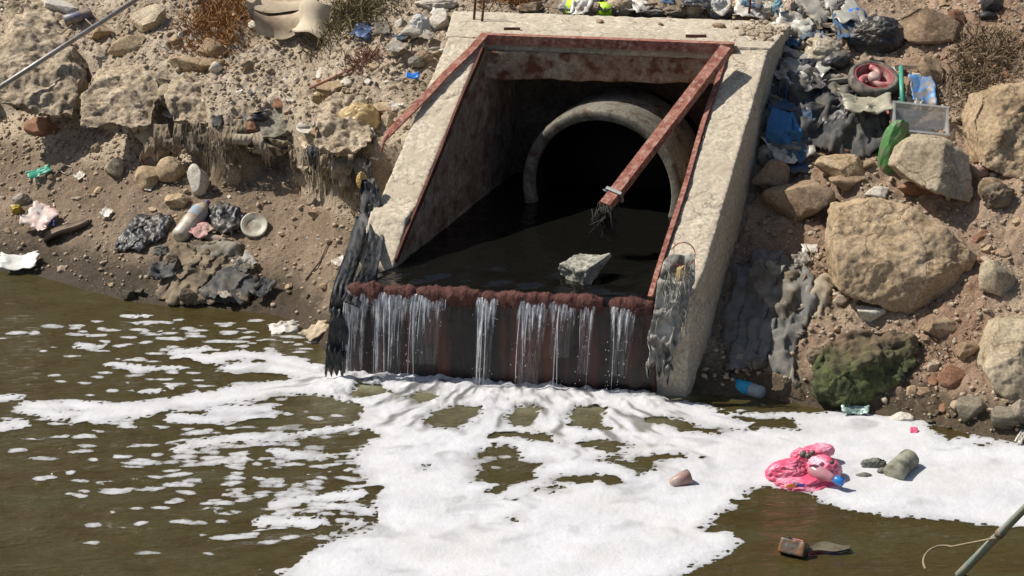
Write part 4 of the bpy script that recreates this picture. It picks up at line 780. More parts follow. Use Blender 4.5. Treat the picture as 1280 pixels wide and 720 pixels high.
M_white = plain('dirty_white_plastic', (.70, .68, .62), .45, (.55, .51, .43), dirt=(.38, .32, .25))
M_beige = plain('beige_card', (.55, .45, .31), .85, (.40, .32, .22), dirt=(.28, .20, .13), scale=5)
M_yel = plain('yellowed_film', (.58, .44, .22), .35, (.45, .30, .12), alpha=.8, bs=.5)
M_wood = plain('weathered_wood', (.27, .20, .14), .85, (.16, .115, .08), bs=.6, scale=20)
M_red_p = plain('faded_red_plastic', (.45, .05, .06), .5, (.35, .08, .08), dirt=(.3, .22, .17))
M_green = plain('green_sack', (.05, .17, .045), .6, (.08, .24, .06), dirt=(.18, .17, .11))
M_teal = plain('teal_plastic', (.08, .38, .26), .4, (.06, .3, .2))
M_hivis = plain('lime_plastic', (.50, .80, .02), .5, (.42, .7, .03))
M_orange = plain('orange_scrap', (.45, .20, .07), .6); M_tubeblue = plain('dull_blue_metal', (.10, .11, .22), .45, (.07, .075, .14), dirt=DUST)
M_steel = plain('galvanised_steel', (.36, .36, .36), .5, (.26, .25, .24), metal=.5, dirt=(.28, .22, .17), scale=30)

# right-hand rubbish heap
drape('cloth_heap', [(962, 120), (1000, 108), (1050, 112), (1100, 135), (1112, 160), (1108, 190), (1070, 205), (1020, 196), (985, 205), (965, 180)], M_dark, 'heap of black and dark blue cloth beside the right wing wall', 'cloth heap', h=.16, fold=.06, fdir=.3, fs=9, seed=4, edge=.06, crumple=.9, crease=2.2)
drape('black_cloth', [(985, 140), (1030, 128), (1080, 140), (1110, 158), (1100, 180), (1040, 190), (1000, 172)], M_black, 'shiny black sheet on top of the dark cloth heap', 'plastic sheet', h=.20, fold=.06, fdir=-.4, fs=9, seed=9, edge=.06, crumple=1, crease=2.2)
drape('denim_cloth', [(960, 130), (1000, 118), (1012, 132), (990, 150), (975, 165), (960, 160)], M_jean, 'faded blue denim spread over the left end of the cloth heap', 'clothing', h=.22, fold=.03, fdir=1.2, seed=5)
_p = on_t(975, 200); curtain('trousers', [(972, 132, 992, 138, _p[1] + .10), (960, 152, 998, 158, _p[1] + .0), (964, 180, 996, 186, _p[1] - .03), (970, 205, 992, 205, _p[1] - .08), (970, 228, 988, 222, _p[1] - .12)], plain('bright_denim', (.035, .13, .30), .85, (.05, .18, .36)), 'blue trouser leg hanging from the cloth heap beside the wing wall', 'clothing', fold=.035, nf=2.2, seed=3)
drape('grey_cloth', [(970, 112), (1010, 100), (1060, 100), (1090, 112), (1060, 122), (1000, 122)], M_grey, 'grey cloth strip lying above the dark cloth heap', 'cloth', h=.10, fold=.03, seed=6)
bag('black_bag', 1098, 46, 84, 52, M_black, 'crumpled black rubbish bag at the top of the heap', 'rubbish bag', seed=5, cr=.20, fs=2.0, n=6)
b_ = bag('blue_bag', 1068, 24, 34, 28, M_blue, 'bright blue knotted bag beside the black rubbish bag', 'plastic bag', seed=8, cr=.12, tilt=.4)
bag('blue_bag', 1054, 38, 24, 24, M_blue, 'smaller blue bag below the knotted blue bag', 'plastic bag', seed=11, cr=.2)
bag('blue_bag', 1027, 5, 28, 26, M_blue, 'blue bag at the top edge beside the dark bundle', 'plastic bag', seed=12, cr=.2)
bag('dark_bundle', 1050, 14, 54, 30, M_dark, 'dark cloth bundle behind the knotted blue bag', 'bundle', seed=13)
bag('clear_bag', 1030, 70, 58, 44, plain('translucent_bag', (.50, .43, .32), .35, (.40, .34, .24), alpha=.85, bs=.6), 'translucent beige plastic bag beside the white lid', 'plastic bag', seed=14, cr=.18, n=5)
def disc(name, x, y, wp, hp, m, label, cat, nrm=None, lip=.18, thick=.05, lift=.02, rim=None):
    P = on_t(x, y, lift); s = sc_at(P); r = wp / s / 2; el = math.asin(min(.98, hp / wp)); a = el - math.radians(20 - (y - 360) / 45) * 0 + math.radians(-18)
    n_ = np.array([0, -math.cos(el - .3 + .05), math.sin(el - .3 + .05)]) if nrm is None else unit(nrm); V, F = lathe(P - n_ * thick * r, P + n_ * thick * r, [(0, r * .8), (.4, r), (1, r), (1, r * .9), (.55, r * (.9 - lip)), (.5, r * .4), (.62, r * .1)], 28)
    return obj(name, V, F, m, label=label, cat=cat)
disc('lid', 1024, 46, 42, 20, M_white, 'white plastic lid above the translucent bag', 'lid', (0, -.2, 1))
bag('grey_bottle', 985, 88, 30, 36, M_grey, 'grey crumpled container against the wing wall top', 'container', seed=20, tilt=.5)
bag('dark_bundle', 1010, 88, 36, 30, plain('navy_cloth', (.03, .032, .05), .8), 'small navy bundle under the translucent bag', 'bundle', seed=21)
def plank(name, x0, y0, x1, y1, wd, th, m, label, cat='plank', lift=.03, lift2=None, roll=0):
    a, b = on_t(x0, y0, lift), on_t(x1, y1, lift if lift2 is None else lift2); x, y, d = basis(b - a); x, y = x * math.cos(roll) + y * math.sin(roll), y * math.cos(roll) - x * math.sin(roll)
    V, F = box((a + b) / 2, (x, y, d), (wd / 2, th / 2, np.linalg.norm(b - a) / 2)); bm = bmesh.new(); vs = [bm.verts.new(v) for v in V]; [bm.faces.new([vs[i] for i in f]) for f in F]
    bmesh.ops.subdivide_edges(bm, edges=bm.edges, cuts=7, use_grid_fill=True); bmesh.ops.recalc_face_normals(bm, faces=bm.faces); bm.verts.index_update(); V = np.array([v.co[:] for v in bm.verts]); F = [[v.index for v in f.verts] for f in bm.faces]; bm.free()
    V = V + (.15 * th * fbm(V * 20, 3, 4))[:, None]; return obj(name, V, F, m, smooth=False, label=label, cat=cat)
plank('plank', 990, 106, 1062, 98, .10, .03, plain('grey_wood', (.25, .22, .18), .9, (.16, .14, .11)), 'grey board lying between the translucent bag and the wheel', lift=.08)
plank('plank', 1010, 28, 1060, 34, .06, .03, M_wood, 'brown board under the blue bags', lift=.06)
plank('plank', 1120, 83, 1156, 84, .05, .03, M_wood, 'short dark board behind the green stick', lift=.08)
plank('plank', 1138, 118, 1146, 92, .07, .02, M_beige, 'tan wooden offcut beside the blue carton', lift=.05)
def stick(name, pts, r, m, label, cat, n=7): V, F = tube(pts, r, n); return obj(name, V, F, m, label=label, cat=cat)
stick('green_stick', [on_t(1128, 130, .16), on_t(1126, 84, .16)], .018, M_teal, 'green plastic tube standing in front of the wheel', 'tube', 10)
scrap('carton', 1152, 112, 30, 34, plain('blue_carton', (.08, .22, .48), .5, (.12, .3, .55), dirt=DUST), 'blue carton scrap behind the clear plastic box', 'carton', 31, tilt=.7)
# wheel
P = on_t(1092, 100, .20); s = sc_at(P); r = 32 / s; wn = unit((0.06, -.42, .9)); x_, y_, _ = basis(wn, (0, 1, 0)); wh = thing('toy_wheel', P, 'pink spoked wheel with a worn black tyre in the rubbish heap', 'wheel')
a = np.arange(40) * 2 * math.pi / 40; k = np.arange(12) * 2 * math.pi / 12
V = np.array([P + (x_ * math.cos(t) + y_ * math.sin(t)) * (r * .86 + r * .15 * math.cos(q)) + wn * r * .26 * math.sin(q) for t in a for q in k]); F = grid_faces(40, 12, True).tolist() + [[39 * 12 + j, 39 * 12 + (j + 1) % 12, (j + 1) % 12, j] for j in range(12)]
V = V + (.002 * fbm(V * 60, 2, 1))[:, None]; obj('tyre', V, F, plain('worn_rubber', (.05, .047, .042), .85, (.19, .165, .13), dirt=(.26, .22, .17)), wh)
M_pk = plain('dusty_pink_plastic', (.50, .13, .14), .5, (.42, .17, .16), dirt=(.5, .36, .30))
V = np.array([P + (x_ * math.cos(t) + y_ * math.sin(t)) * rr * r + wn * hh * r for rr, hh in ((.78, .22), (.74, .24), (.70, .2), (.68, -.1), (.2, -.14), (.0, -.14)) for t in a]); obj('rim', V, grid_faces(6, 40, True), plain('dark_pink_plastic', (.30, .045, .06), .55, (.24, .06, .06), dirt=(.3, .2, .16)), wh)
for j in range(3):
    pts = [P + (x_ * math.cos(j * 2.094 + .5 + 1.2 * u) + y_ * math.sin(j * 2.094 + .5 + 1.2 * u)) * r * (.15 + .56 * u) + wn * r * .08 for u in np.linspace(0, 1, 9)]; V, F = tube(pts, np.linspace(.10, .135, 9) * r, 10); obj('spoke', V, F, M_pk, wh)
V, F = lathe(P - wn * r * .1, P + wn * r * .3, [(0, r * .24), (.8, r * .24), (1, r * .17)], 18); obj('hub_cap', V, F, plain('pale_pink_plastic', (.6, .42, .38), .5), wh)
# clear plastic box
P = on_t(1146, 160, .05); s = sc_at(P); bx_ = thing('clear_box', P, 'clear plastic food box lying behind the pale grey block', 'plastic box'); xx = unit((1, .05, -.12)); yy = unit(np.cross((0, -.75, .66), xx)); zz = np.cross(xx, yy); hw, hh, hd = 34 / s, 19 / s, .05
for nm, c, hx in (('base', 0 * zz, (hw, hh, .003)), ('side', xx * hw, (.003, hh, hd)), ('side', -xx * hw, (.003, hh, hd)), ('side', yy * hh, (hw, .003, hd)), ('side', -yy * hh, (hw, .003, hd)), ('rim', zz * hd * 2 + yy * hh, (hw * 1.06, .008, .004)), ('rim', zz * hd * 2 - yy * hh, (hw * 1.06, .008, .004)), ('rim', zz * hd * 2 + xx * hw, (.008, hh, .004)), ('rim', zz * hd * 2 - xx * hw, (.008, hh, .004))):
    V, F = box(P + c + (zz * hd if nm == 'side' else 0) + (0, 0, .03), (xx, yy, zz), hx); obj(nm, V, F, M_clear, bx_, smooth=False)
bag('green_sack', 1117, 186, 36, 76, M_green, 'green sack wedged between the cloth heap and the pale grey block', 'sack', seed=33, cr=.08, tilt=-.2, lift=.05, depth=.5)
scrap('white_band', 1108, 205, 14, 12, M_white, 'white band round the bottom of the green sack', 'scrap', 71)
bag('pink_cup', 1225, 214, 26, 22, plain('dull_pink_plastic', (.5, .25, .24), .6, dirt=DUST), 'dull pink crushed cup right of the pale grey block', 'cup', seed=35)
bag('striped_rag', 1246, 246, 46, 36, M_mud, 'muddy striped rag below the upper right rock', 'rag', seed=36, cr=.2)
sh = thing('shoe', on_t(1240, 15), 'black shoe at the top right edge of the bank', 'shoe'); bag('upper', 1240, 4, 30, 36, M_black, None, None, seed=37, cr=.05, parent=sh); bag('sole', 1236, 20, 26, 12, plain('shoe_sole', (.02, .02, .02), .6), None, None, seed=38, cr=.03, parent=sh)
scrap('paper_scrap', 1171, 50, 10, 12, M_white, 'white scrap on the red earth right of the black bag', 'scrap', 41)
scrap('film_scrap', 1082, 138, 60, 26, plain('pale_film', (.42, .38, .28), .5, (.3, .28, .2)), 'pale film sheet behind the shiny black sheet', 'plastic sheet', 42, tilt=.3, lift=.2)
scrap('red_scrap', 1062, 50, 18, 8, M_red_p, 'red scrap under the smaller blue bag', 'scrap', 43)
scrap('red_scrap', 1110, 138, 12, 20, M_red_p, 'red scrap at the left end of the clear box', 'scrap', 44, lift=.1)

# ------------------------------------------------------------------ left bank: rags, roots, litter
M_root = plain('muddy_fibre', (.20, .155, .10), .9, (.32, .26, .18), scale=20, dirt=(.09, .07, .05))
def dY(x, y, k=0.): return on_t(x, y)[1] - k
# mud-caked rags and roots hanging from the crest
RG = [('mud brown', plain('dusty_mud_rag', (.21, .165, .115), .9, (.30, .245, .175), dirt=(.10, .08, .06), scale=9, bs=.8)), ('stringy brown', plain('dusty_root', (.27, .20, .125), .9, (.36, .285, .19), scale=20, dirt=(.13, .10, .07))), ('pale', plain('pale_rag', (.40, .34, .25), .85, (.26, .21, .15), bs=.5)), ('grey', M_grey), ('dark', M_dark)]
def rag_row(x0, x1, y0, y1, n, wts, where, sd, near=.14):
    r = np.random.default_rng(sd)
    for k in range(n):
        x = x0 + (x1 - x0) * (k + r.uniform(.2, .8)) / n; t = y0 + r.uniform(-10, 18); b = y1 + r.uniform(-30, 14); w_ = r.uniform(4, 15); hue, m = RG[r.choice(5, p=wts)]; Y = on_t(x, y1)[1]; dx = r.normal(0, 9); nr = near + r.uniform(-.05, .06)
        curtain('hanging_rag', [(x - w_ * .5, t, x + w_ * .6, t + r.uniform(-3, 3), Y - nr + .05), (x - w_ * .7 + dx * .4, t + (b - t) * .3, x + w_ * .6 + dx * .4, t + (b - t) * .34, Y - nr), (x - w_ * .4 + dx, t + (b - t) * .7, x + w_ * .5 + dx, t + (b - t) * .66, Y - nr + .02), (x - w_ * .3 + dx, b, x + w_ * .25 + dx, b + 2, Y - nr * .4)], m, hue + ' rag strip hanging ' + where, 'rag', fold=.022, nf=2, seed=sd + k, fray=.12, group=hue + ' rag strips hanging ' + where)
rag_row(186, 306, 156, 205, 11, [.4, .4, .08, .08, .04], 'from the crest above the row of rocks', 500, .09)
rag_row(300, 356, 168, 200, 5, [.5, .2, .2, .1, 0], 'over the dark hollow of the crest', 540, .2)
rag_row(360, 384, 190, 246, 3, [.1, .1, .8, 0, 0], 'past the right side of the dark hollow', 560, .16)
rag_row(390, 456, 188, 232, 7, [.2, .25, .1, .15, .3], 'from the crest beside the left wing wall', 580, .16)
def fibres(name, x0, x1, y0, y1, n, L, m, label, cat, sd=0, near=.1, kind=None, r=.003):
    parts = []
    for k in range(n):
        x = rng.uniform(x0, x1); y = rng.uniform(y0, y1); P = on_t(x, y) + (0, -near, .03); l = L * rng.uniform(.4, 1.2); sx_ = rng.normal(0, .04)
        parts.append(tube([P, P + (sx_ * .5, -.03, -.3 * l), P + (sx_, -.05 + rng.normal(0, .02), -l)], [r, r * .8, r * .3], 4, False))
    V, F = join(parts); o = obj(name, V, F, m, label=label, cat=cat); o['kind'] = 'stuff'; return o
fibres('roots', 190, 300, 150, 185, 260, .30, M_root, 'tangle of thin muddy roots hanging along the crest', 'roots')
fibres('roots', 380, 462, 178, 215, 260, .26, plain('dark_root', (.085, .07, .05), .9, (.16, .125, .085)), 'dark roots and fibres hanging beside the left wing wall', 'roots')
def bush(x, y, wp, hp, n, m, label, L=.25, seed=1, name='dry_bush', cat='bush', up=.6):
    r = np.random.default_rng(seed); P0 = on_t(x, y); s = sc_at(P0); n = int(n * .5); XY = P0[:2] + np.stack([r.normal(0, wp / s / 4.2, n), r.normal(0, hp / s / 2.2, n)], 1); Z = terr(XY[:, 0], XY[:, 1]); V = []; F = []
    for k in range(n):
        P = np.array([XY[k, 0], XY[k, 1], Z[k]]); d = unit(np.array([r.normal(0, 1), r.normal(-.3, .8), up + r.random()])); l = L * r.uniform(.3, 1); q = P + d * l * .55; e = q + unit(d + r.normal(0, .7, 3)) * l * .5; sd = unit(np.cross(d, r.normal(size=3))) * r.uniform(.0026, .0062)
        i = len(V); V += [P - sd, P + sd, q + sd * .8, q - sd * .8, e]; F += [[i, i + 1, i + 2, i + 3], [i + 3, i + 2, i + 4]]
    o = obj(name, V, F, m, smooth=False, label=label, cat=cat)
    if name == 'dry_tuft': o['kind'] = 'stuff'
    return o
M_straw = plain('orange_straw', (.36, .19, .07), .9, (.26, .13, .05), scale=30); M_straw2 = plain('brown_straw', (.26, .19, .11), .9, (.17, .12, .07), scale=30); M_straw3 = plain('olive_straw', (.22, .18, .085), .9, (.13, .105, .05), scale=30)
bush(275, 30, 90, 76, 2600, M_straw, 'orange dry bush at the top left of the bank', .24, 1)
bush(440, 14, 110, 46, 2400, M_straw3, 'olive brown dry bush at the top edge right of the torn sheet', .22, 2)
bush(640, -2, 70, 24, 900, M_straw, 'dry orange grass behind the slab', .22, 3)
bush(455, 78, 60, 24, 500, plain('reddish_straw', (.27, .14, .09), .9, (.2, .11, .07)), 'reddish dry tuft above the reddish twig', .14, 4, 'dry_tuft', 'tuft')
bush(1235, 75, 110, 60, 1800, M_straw2, 'brown dry scrub on the upper right slope', .2, 5)
bush(1215, 110, 80, 40, 700, M_straw2, 'dry tangled tuft above the upper right rock', .15, 6, 'dry_tuft', 'tuft')
bush(455, 200, 26, 44, 500, M_straw2, 'brown dry tuft against the left wing wall', .13, 7, 'dry_tuft', 'tuft')
bush(1010, 330, 60, 40, 160, M_straw2, 'sparse dry stems in the shade of the right wall', .14, 8, 'dry_tuft', 'tuft')
bush(1180, 440, 70, 30, 200, M_straw2, 'few dry stems beside the mossy boulder', .08, 9, 'dry_tuft', 'tuft')
# the big black rag over the left end of the lip
Yt = on_plane(462, 240, 0)[1] - .05; Yb = WEIR_L[1] - .12
rag = thing('black_rag', oY(430, 455, Yb), 'long black rag hanging from the left wing wall down to the water', 'rag')
M_rag = plain('wet_black_cloth', (.012, .013, .015), .6, (.024, .026, .028), dirt=(.05, .047, .042), scale=10, bs=.5)
curtain('rag_strip', [(457, 228, 466, 226, Yt), (450, 265, 460, 262, Yt - .1), (436, 310, 452, 312, along(Yt, Yb, .55)), (416, 355, 436, 362, Yb + .1), (412, 400, 432, 410, Yb), (408, 458, 430, 462, Yb)], M_rag, None, None, fold=.016, nf=3.5, seed=11, fray=.1, parent=rag, n2=60)
curtain('rag_strip', [(461, 228, 468, 228, Yt - .02), (466, 262, 474, 262, Yt - .12), (466, 300, 475, 302, along(Yt, Yb, .45)), (448, 335, 472, 346, Yb + .16), (424, 366, 452, 372, Yb)], M_rag, None, None, fold=.016, nf=2.5, seed=12, parent=rag, n2=50)
bag('yellow_scrap', 455, 232, 14, 22, plain('yellow_scrap', (.55, .36, .12), .6), 'yellow scrap beside the top of the long black rag', 'scrap', seed=50, P=on_plane(452, 232, -.03))
fibres('straw_tangle', 440, 470, 285, 320, 120, .14, plain('rust_straw', (.26, .13, .06), .9), 'rusty straw caught between the strips of the long black rag', 'straw', near=.12)
# grey rag on the foot of the right wing wall
Yr = B0[1]
curtain('grey_rag', [(838, 318, 868, 312, Yr + .02), (826, 352, 862, 350, Yr - .10), (818, 395, 852, 396, Yr - .16), (816, 430, 840, 440, Yr - .17), (818, 462, 834, 462, Yr - .17)], plain('silty_grey_rag', (.34, .325, .285), .9, (.46, .44, .38), dirt=(.15, .14, .12), bs=.7, scale=9), 'silty grey rag hanging on the front end of the right wing wall', 'rag', fold=.035, nf=3.5, seed=15, fray=.25, n2=50)
parts = []
for k in range(60):
    P = oY(rng.uniform(826, 868), rng.uniform(325, 400), Yr - .15) + rng.normal(0, .012, 3); l = rng.uniform(.06, .26); parts.append(tube([P, P + (rng.normal(0, .02), -.02, -l * .5), P + (rng.normal(0, .03), -.02, -l)], [.004, .003, .001], 4, False))
V, F = join(parts); o = obj('grey_fibres', V, F, plain('pale_fibre', (.40, .385, .34), .9, (.2, .19, .165)), label='pale stringy fibres trailing from the silty grey rag', cat='fibres'); o['kind'] = 'stuff'
bag('ochre_scrap', 853, 348, 18, 34, plain('ochre_film', (.42, .30, .14), .7), 'ochre scrap tucked in the silty grey rag', 'scrap', seed=52, P=oY(853, 356, Yr - .10))
stick('red_wire', [oY(846 + 15 * math.cos(t) + 8, 318 + 15 * math.sin(t), Yr - .06 - .03 * math.sin(3 * t)) for t in np.linspace(-2.6, 2.2, 18)], .004, M_red_p, 'loop of red wire above the silty grey rag', 'wire')
# litter on the left soil
drape('black_bag', [(143, 318), (150, 296), (172, 276), (212, 272), (216, 280), (204, 302), (172, 320)], M_black, 'flat dark plastic bag lying on the left soil', 'plastic bag', h=.045, fold=.035, fdir=.7, fs=9, seed=15, crumple=.9, crease=2.6, res=.009)
drape('black_bag', [(258, 268), (272, 258), (300, 266), (304, 290), (290, 300), (264, 296)], M_black, 'crumpled dark bag between the large bottle and the foil bowl', 'plastic bag', h=.07, fold=.03, seed=16, crumple=1, crease=2.8, res=.009)
a_, b_ = on_t(222, 298, .055), on_t(260, 252, .055); ln = np.linalg.norm(b_ - a_); bt = thing('plastic_bottle', (a_ + b_) / 2, 'large cloudy plastic bottle with torn red and blue label on the left soil', 'bottle')
M_pet = plain('cloudy_bottle', (.60, .54, .44), .35, (.48, .42, .33), dirt=(.36, .28, .19), alpha=.95); rb_ = 11.5 / sc_at(a_)
V, F = lathe(a_, b_, [(0, rb_ * .5), (.02, rb_ * .85), (.08, rb_), (.3, rb_ * .96), (.34, rb_ * 1.02), (.6, rb_), (.75, rb_ * .95), (.88, rb_ * .5), (.93, rb_ * .32)], 24, .12, 4); obj('body', V, F, M_pet, bt)
V, F = lathe(along(a_, b_, .52), along(a_, b_, .72), [(0, rb_ * 1.05), (1, rb_ * 1.03)], 24, .08, 4); obj('label', V, F[:-2], plain('blue_label', (.14, .25, .38), .6, (.35, .38, .38), dirt=(.4, .33, .25)), bt)
V, F = lathe(along(a_, b_, .93), b_, [(0, rb_ * .36), (1, rb_ * .34)], 16); obj('cap', V, F, plain('purple_cap', (.12, .09, .19), .5), bt)
scrap('red_label', 252, 290, 26, 16, plain('faded_red_label', (.48, .17, .18), .6, (.5, .33, .28), dirt=DUST), 'torn pinkish red label at the side of the large cloudy bottle', 'label', 61, yaw=.9, lift=.04)
disc('foil_bowl', 318, 282, 34, 30, plain('dull_foil', (.55, .52, .43), .45, (.42, .38, .29), dirt=(.30, .24, .17)), 'dull pale foil bowl right of the crumpled dark bag', 'bowl', (.05, -.75, .66), lip=.3, thick=.22, lift=.03)
a_, b_ = on_t(256, 296, .02), on_t(284, 300, .02); V, F = lathe(a_, b_, [(0, .02), (.1, .032), (.6, .03), (.8, .018), (1, .014)], 14, .15, 2); obj('small_bottle', V, F, plain('pinkish_plastic', (.5, .36, .30), .5, dirt=DUST), label='small pinkish bottle below the crumpled dark bag', cat='bottle')
drape('mud_rag', [(205, 330), (218, 312), (262, 302), (302, 306), (320, 330), (324, 352), (306, 384), (258, 386), (215, 388), (196, 372)], M_mud, 'heap of mud caked rags at the left waterline', 'rag', h=.05, fold=.05, fdir=1.1, fs=9, seed=18, edge=.05, crumple=1)
drape('grey_rag', [(240, 318), (276, 306), (304, 312), (302, 330), (262, 336)], M_grey, 'grey rag on top of the mud caked heap', 'rag', h=.10, fold=.045, seed=19, crumple=1)
drape('dark_sheet', [(262, 356), (290, 338), (318, 344), (324, 366), (300, 386), (260, 386), (240, 372)], M_dark, 'dark wet sheet trailing into the water from the mud caked heap', 'plastic sheet', h=.09, fold=.04, fdir=.9, seed=20, crumple=.8)
bag('mud_lump', 215, 334, 26, 34, M_mud, 'pale muddy lump left of the mud caked heap', 'lump', seed=53, cr=.2)
a_, b_ = on_t(55, 300, .03), on_t(112, 276, .03); x_, y_, d_ = basis(b_ - a_); V = []
for i in range(14):
    t = i / 13; c = along(a_, b_, t); wv = .075 * (1 - .35 * t)
    for k in range(9): u = (k / 8 - .5) * 2; V.append(c + x_ * wv * u + np.array([0, 0, 1]) * (.035 * u * u + .012 * math.sin(t * 6)))
V = np.array(V); V2 = V - (0, 0, .02); F = grid_faces(14, 9); bd = [k for k in range(9)] + [i * 9 + 8 for i in range(1, 14)] + [13 * 9 + k for k in range(7, -1, -1)] + [i * 9 for i in range(12, 0, -1)]
obj('bark_piece', np.concatenate([V, V2]), F.tolist() + (F[:, ::-1] + len(V)).tolist() + [[bd[i], bd[(i + 1) % len(bd)], bd[(i + 1) % len(bd)] + len(V), bd[i] + len(V)] for i in range(len(bd))], M_wood, label='curled brown board lying on the left soil by the crumpled packet', cat='board')
scrap('packet', 52, 274, 36, 28, plain('pale_packet', (.62, .52, .47), .5, (.60, .34, .30), dirt=(.55, .5, .45), scale=12), 'crumpled pink and white packet at the end of the curled board', 'packet', 62, yaw=-.5, amp=.4)
scrap('blue_scrap', 63, 279, 12, 10, plain('navy_print', (.04, .07, .25), .5), 'navy blue flap on the crumpled packet', 'scrap', 63, lift=.05)
bag('carton', 27, 250, 24, 18, plain('grey_carton', (.30, .27, .23), .7, dirt=DUST), 'grey crushed carton above the yellow wrapper', 'carton', seed=54, cr=.1)
bag('yellow_wrapper', 21, 262, 16, 14, plain('yellow_film', (.50, .36, .03), .4), 'yellow wrapper at the left edge below the grey carton', 'wrapper', seed=55, cr=.2)
scrap('foam_slab', 25, 329, 46, 22, plain('white_foam_slab', (.78, .76, .70), .7), 'white slab scrap at the left waterline', 'foam slab', 64, yaw=.1, amp=.1, tilt=.35)
for x, y, w_, h_, m_, lb in ((134, 268, 13, 10, M_white, 'white square scrap on the left soil right of the curled board'), (50, 220, 30, 8, M_teal, 'dull green strip on the upper left soil'), (100, 222, 12, 8, M_white, 'pale scrap beside the wire ring'), (186, 238, 7, 6, M_white, 'tiny white scrap under the rock row'), (425, 328, 14, 12, M_white, 'white scrap left of the long black rag'),
        (355, 412, 34, 14, M_white, 'pale curled shell like scrap at the waterline left of the weir'), (396, 416, 34, 14, M_beige, 'beige curled scrap at the waterline nearest the weir'), (215, 144, 20, 12, M_white, 'white curved shard beside the dark rag on the crest'), (490, 136, 18, 12, M_white, 'white plastic scrap near the yellowish bag'), (330, 156, 16, 10, M_blue, 'blue scrap in the grey clay mound'),
        (455, 40, 26, 18, plain('navy_film', (.05, .09, .2), .5), 'navy film scrap on the upper left bank'), (478, 38, 22, 14, M_grey, 'grey rag scrap on the upper left bank'), (1045, 292, 12, 12, M_white, 'pale scrap at the left end of the largest boulder'), (1012, 312, 14, 14, M_white, 'white scrap in the grey cloth on the shaded slope'), (1142, 541, 12, 7, M_pink, 'tiny pink scrap floating in foam right of the cream stone'),
        (1068, 517, 34, 9, plain('pale_green_film', (.35, .48, .42), .3), 'pale green film at the foot of the mossy boulder'), (1276, 549, 22, 7, M_white, 'white scrap at the right end of the waterline')):
    scrap('scrap', x, y, w_, h_, m_, lb, 'scrap', int(x), yaw=x * .7, amp=.25)
stick('wire_ring', [on_t(83 + 7 * math.cos(t), 212 + 5 * math.sin(t), .02) for t in np.linspace(0, 12.2, 40)], .004, M_steel, 'small ring of wire on the upper left soil', 'wire')
stick('twig', [on_t(382, 350, .02), on_t(400, 326, .03), on_t(412, 298, .02)], [.010, .012, .006], M_wood, 'brown forked stick on the soil left of the long black rag', 'stick')
stick('twig', [on_t(388, 110, .03), on_t(410, 100, .05), on_t(440, 86, .03)], .011, plain('red_twig', (.28, .11, .075), .8), 'reddish twig on the upper left bank', 'stick')
for k, (a, b) in enumerate((((102, 2), (143, 46)), ((118, 30), (160, 8)), ((66, 50), (92, 30)), ((105, 22), (128, 44)))): stick('twig', [on_t(*a, .05), on_t((a[0] + b[0]) / 2, (a[1] + b[1]) / 2, .08), on_t(*b, .04)], .007, M_wood, ['pale twig crossing under the metal pole', 'twig leaning up beside the dark tube', 'short twig left of the dark tube', 'twig just right of the dark tube'][k], 'stick')
stick('twig', [on_t(200, 97, .03), on_t(224, 103, .03)], .008, M_wood, 'short twig below the long flat stone', 'stick')
stick('pen', [on_t(480, 103, .03), on_t(508, 98, .03)], .009, M_white, 'white handled brush with blue end on the upper left bank', 'brush'); scrap('blue_tip', 516, 98, 16, 7, M_blue, 'blue scrap at the end of the white handled brush', 'scrap', 77)
a_, b_ = on_t(80, 26, .06), on_t(114, 16, .06); V, F = lathe(a_, b_, [(0, .04), (.03, .05), (.5, .05), (.97, .05), (1, .045)], 18, .06, 3); obj('dark_tube', V, F, M_tubeblue, label='dull blue can lying beside the white top left stone', cat='can')
_a, _b = on_t(-30, 128, .80), on_t(182, -8, .14); V, F = tube([_a, along(_a, _b, .5), _b], [.021, .021, .020], 10); obj('metal_pole', V, F, M_steel, label='thin grey metal pole lying across the upper left rocks', cat='pole')
# torn beige sheet
P = on_t(365, 40); s = sc_at(P); sh = thing('torn_sheet', P, 'torn curled beige sheet casting a shadow on the upper left bank', 'torn sheet')
def curl(c, wv, hv, bend, yaw, tilt, m, seed):
    n = 16; V = []
    for i in range(n):
        for j in range(n):
            u, v = i / (n - 1) - .5, j / (n - 1) - .5; p = np.array([u * wv, v * hv, bend * (u * u * 4 - .5) + .5 * bend * math.sin(v * 5 + seed)]); e = 1 + .18 * math.sin(9 * u + seed) * abs(v); V.append(p * [1, e, 1])
    V = np.array(V); Rm = np.array(Matrix.Rotation(yaw, 3, 'Z')) @ np.array(Matrix.Rotation(tilt, 3, 'X')); V = V @ Rm.T + c; V2 = V + np.array([0, .01, .006]); F = grid_faces(n, n); return obj('sheet_piece', np.concatenate([V, V2]), np.concatenate([F, F[:, ::-1] + n * n]), m, sh)
curl(on_t(350, 46) + (0, -.05, .14), 60 / s, 36 / s, .08, .2, .5, M_beige, 1); curl(on_t(388, 44) + (0, -.08, .15), 46 / s, 44 / s, -.09, -.5, .8, plain('cream_card', (.62, .53, .39), .8, (.5, .41, .29)), 2); curl(on_t(352, 14) + (0, -.02, .1), 84 / s, 44 / s, .05, .05, .45, M_beige, 3); curl(on_t(324, 34) + (0, -.02, .1), 26 / s, 40 / s, .04, .9, 1.0, M_beige, 4)
bag('yellow_bag', 448, 150, 56, 44, M_yel, 'yellowish translucent plastic bag near the bent rusty bar end', 'plastic bag', seed=60, cr=.16, n=5)
bag('cream_scrap', 484, 152, 16, 26, M_beige, 'cream twisted wrapper right of the yellowish bag', 'wrapper', seed=61, cr=.22)
disc('lid', 386, 159, 32, 15, M_white, 'round off white lid on the crest right of the grey clay mound', 'lid', (0, -.25, 1))
bag('brown_bottle_piece', 400, 122, 22, 18, plain('amber_piece', (.36, .25, .12), .4, dirt=DUST), 'amber and cream lump beside the reddish twig', 'lump', seed=62)
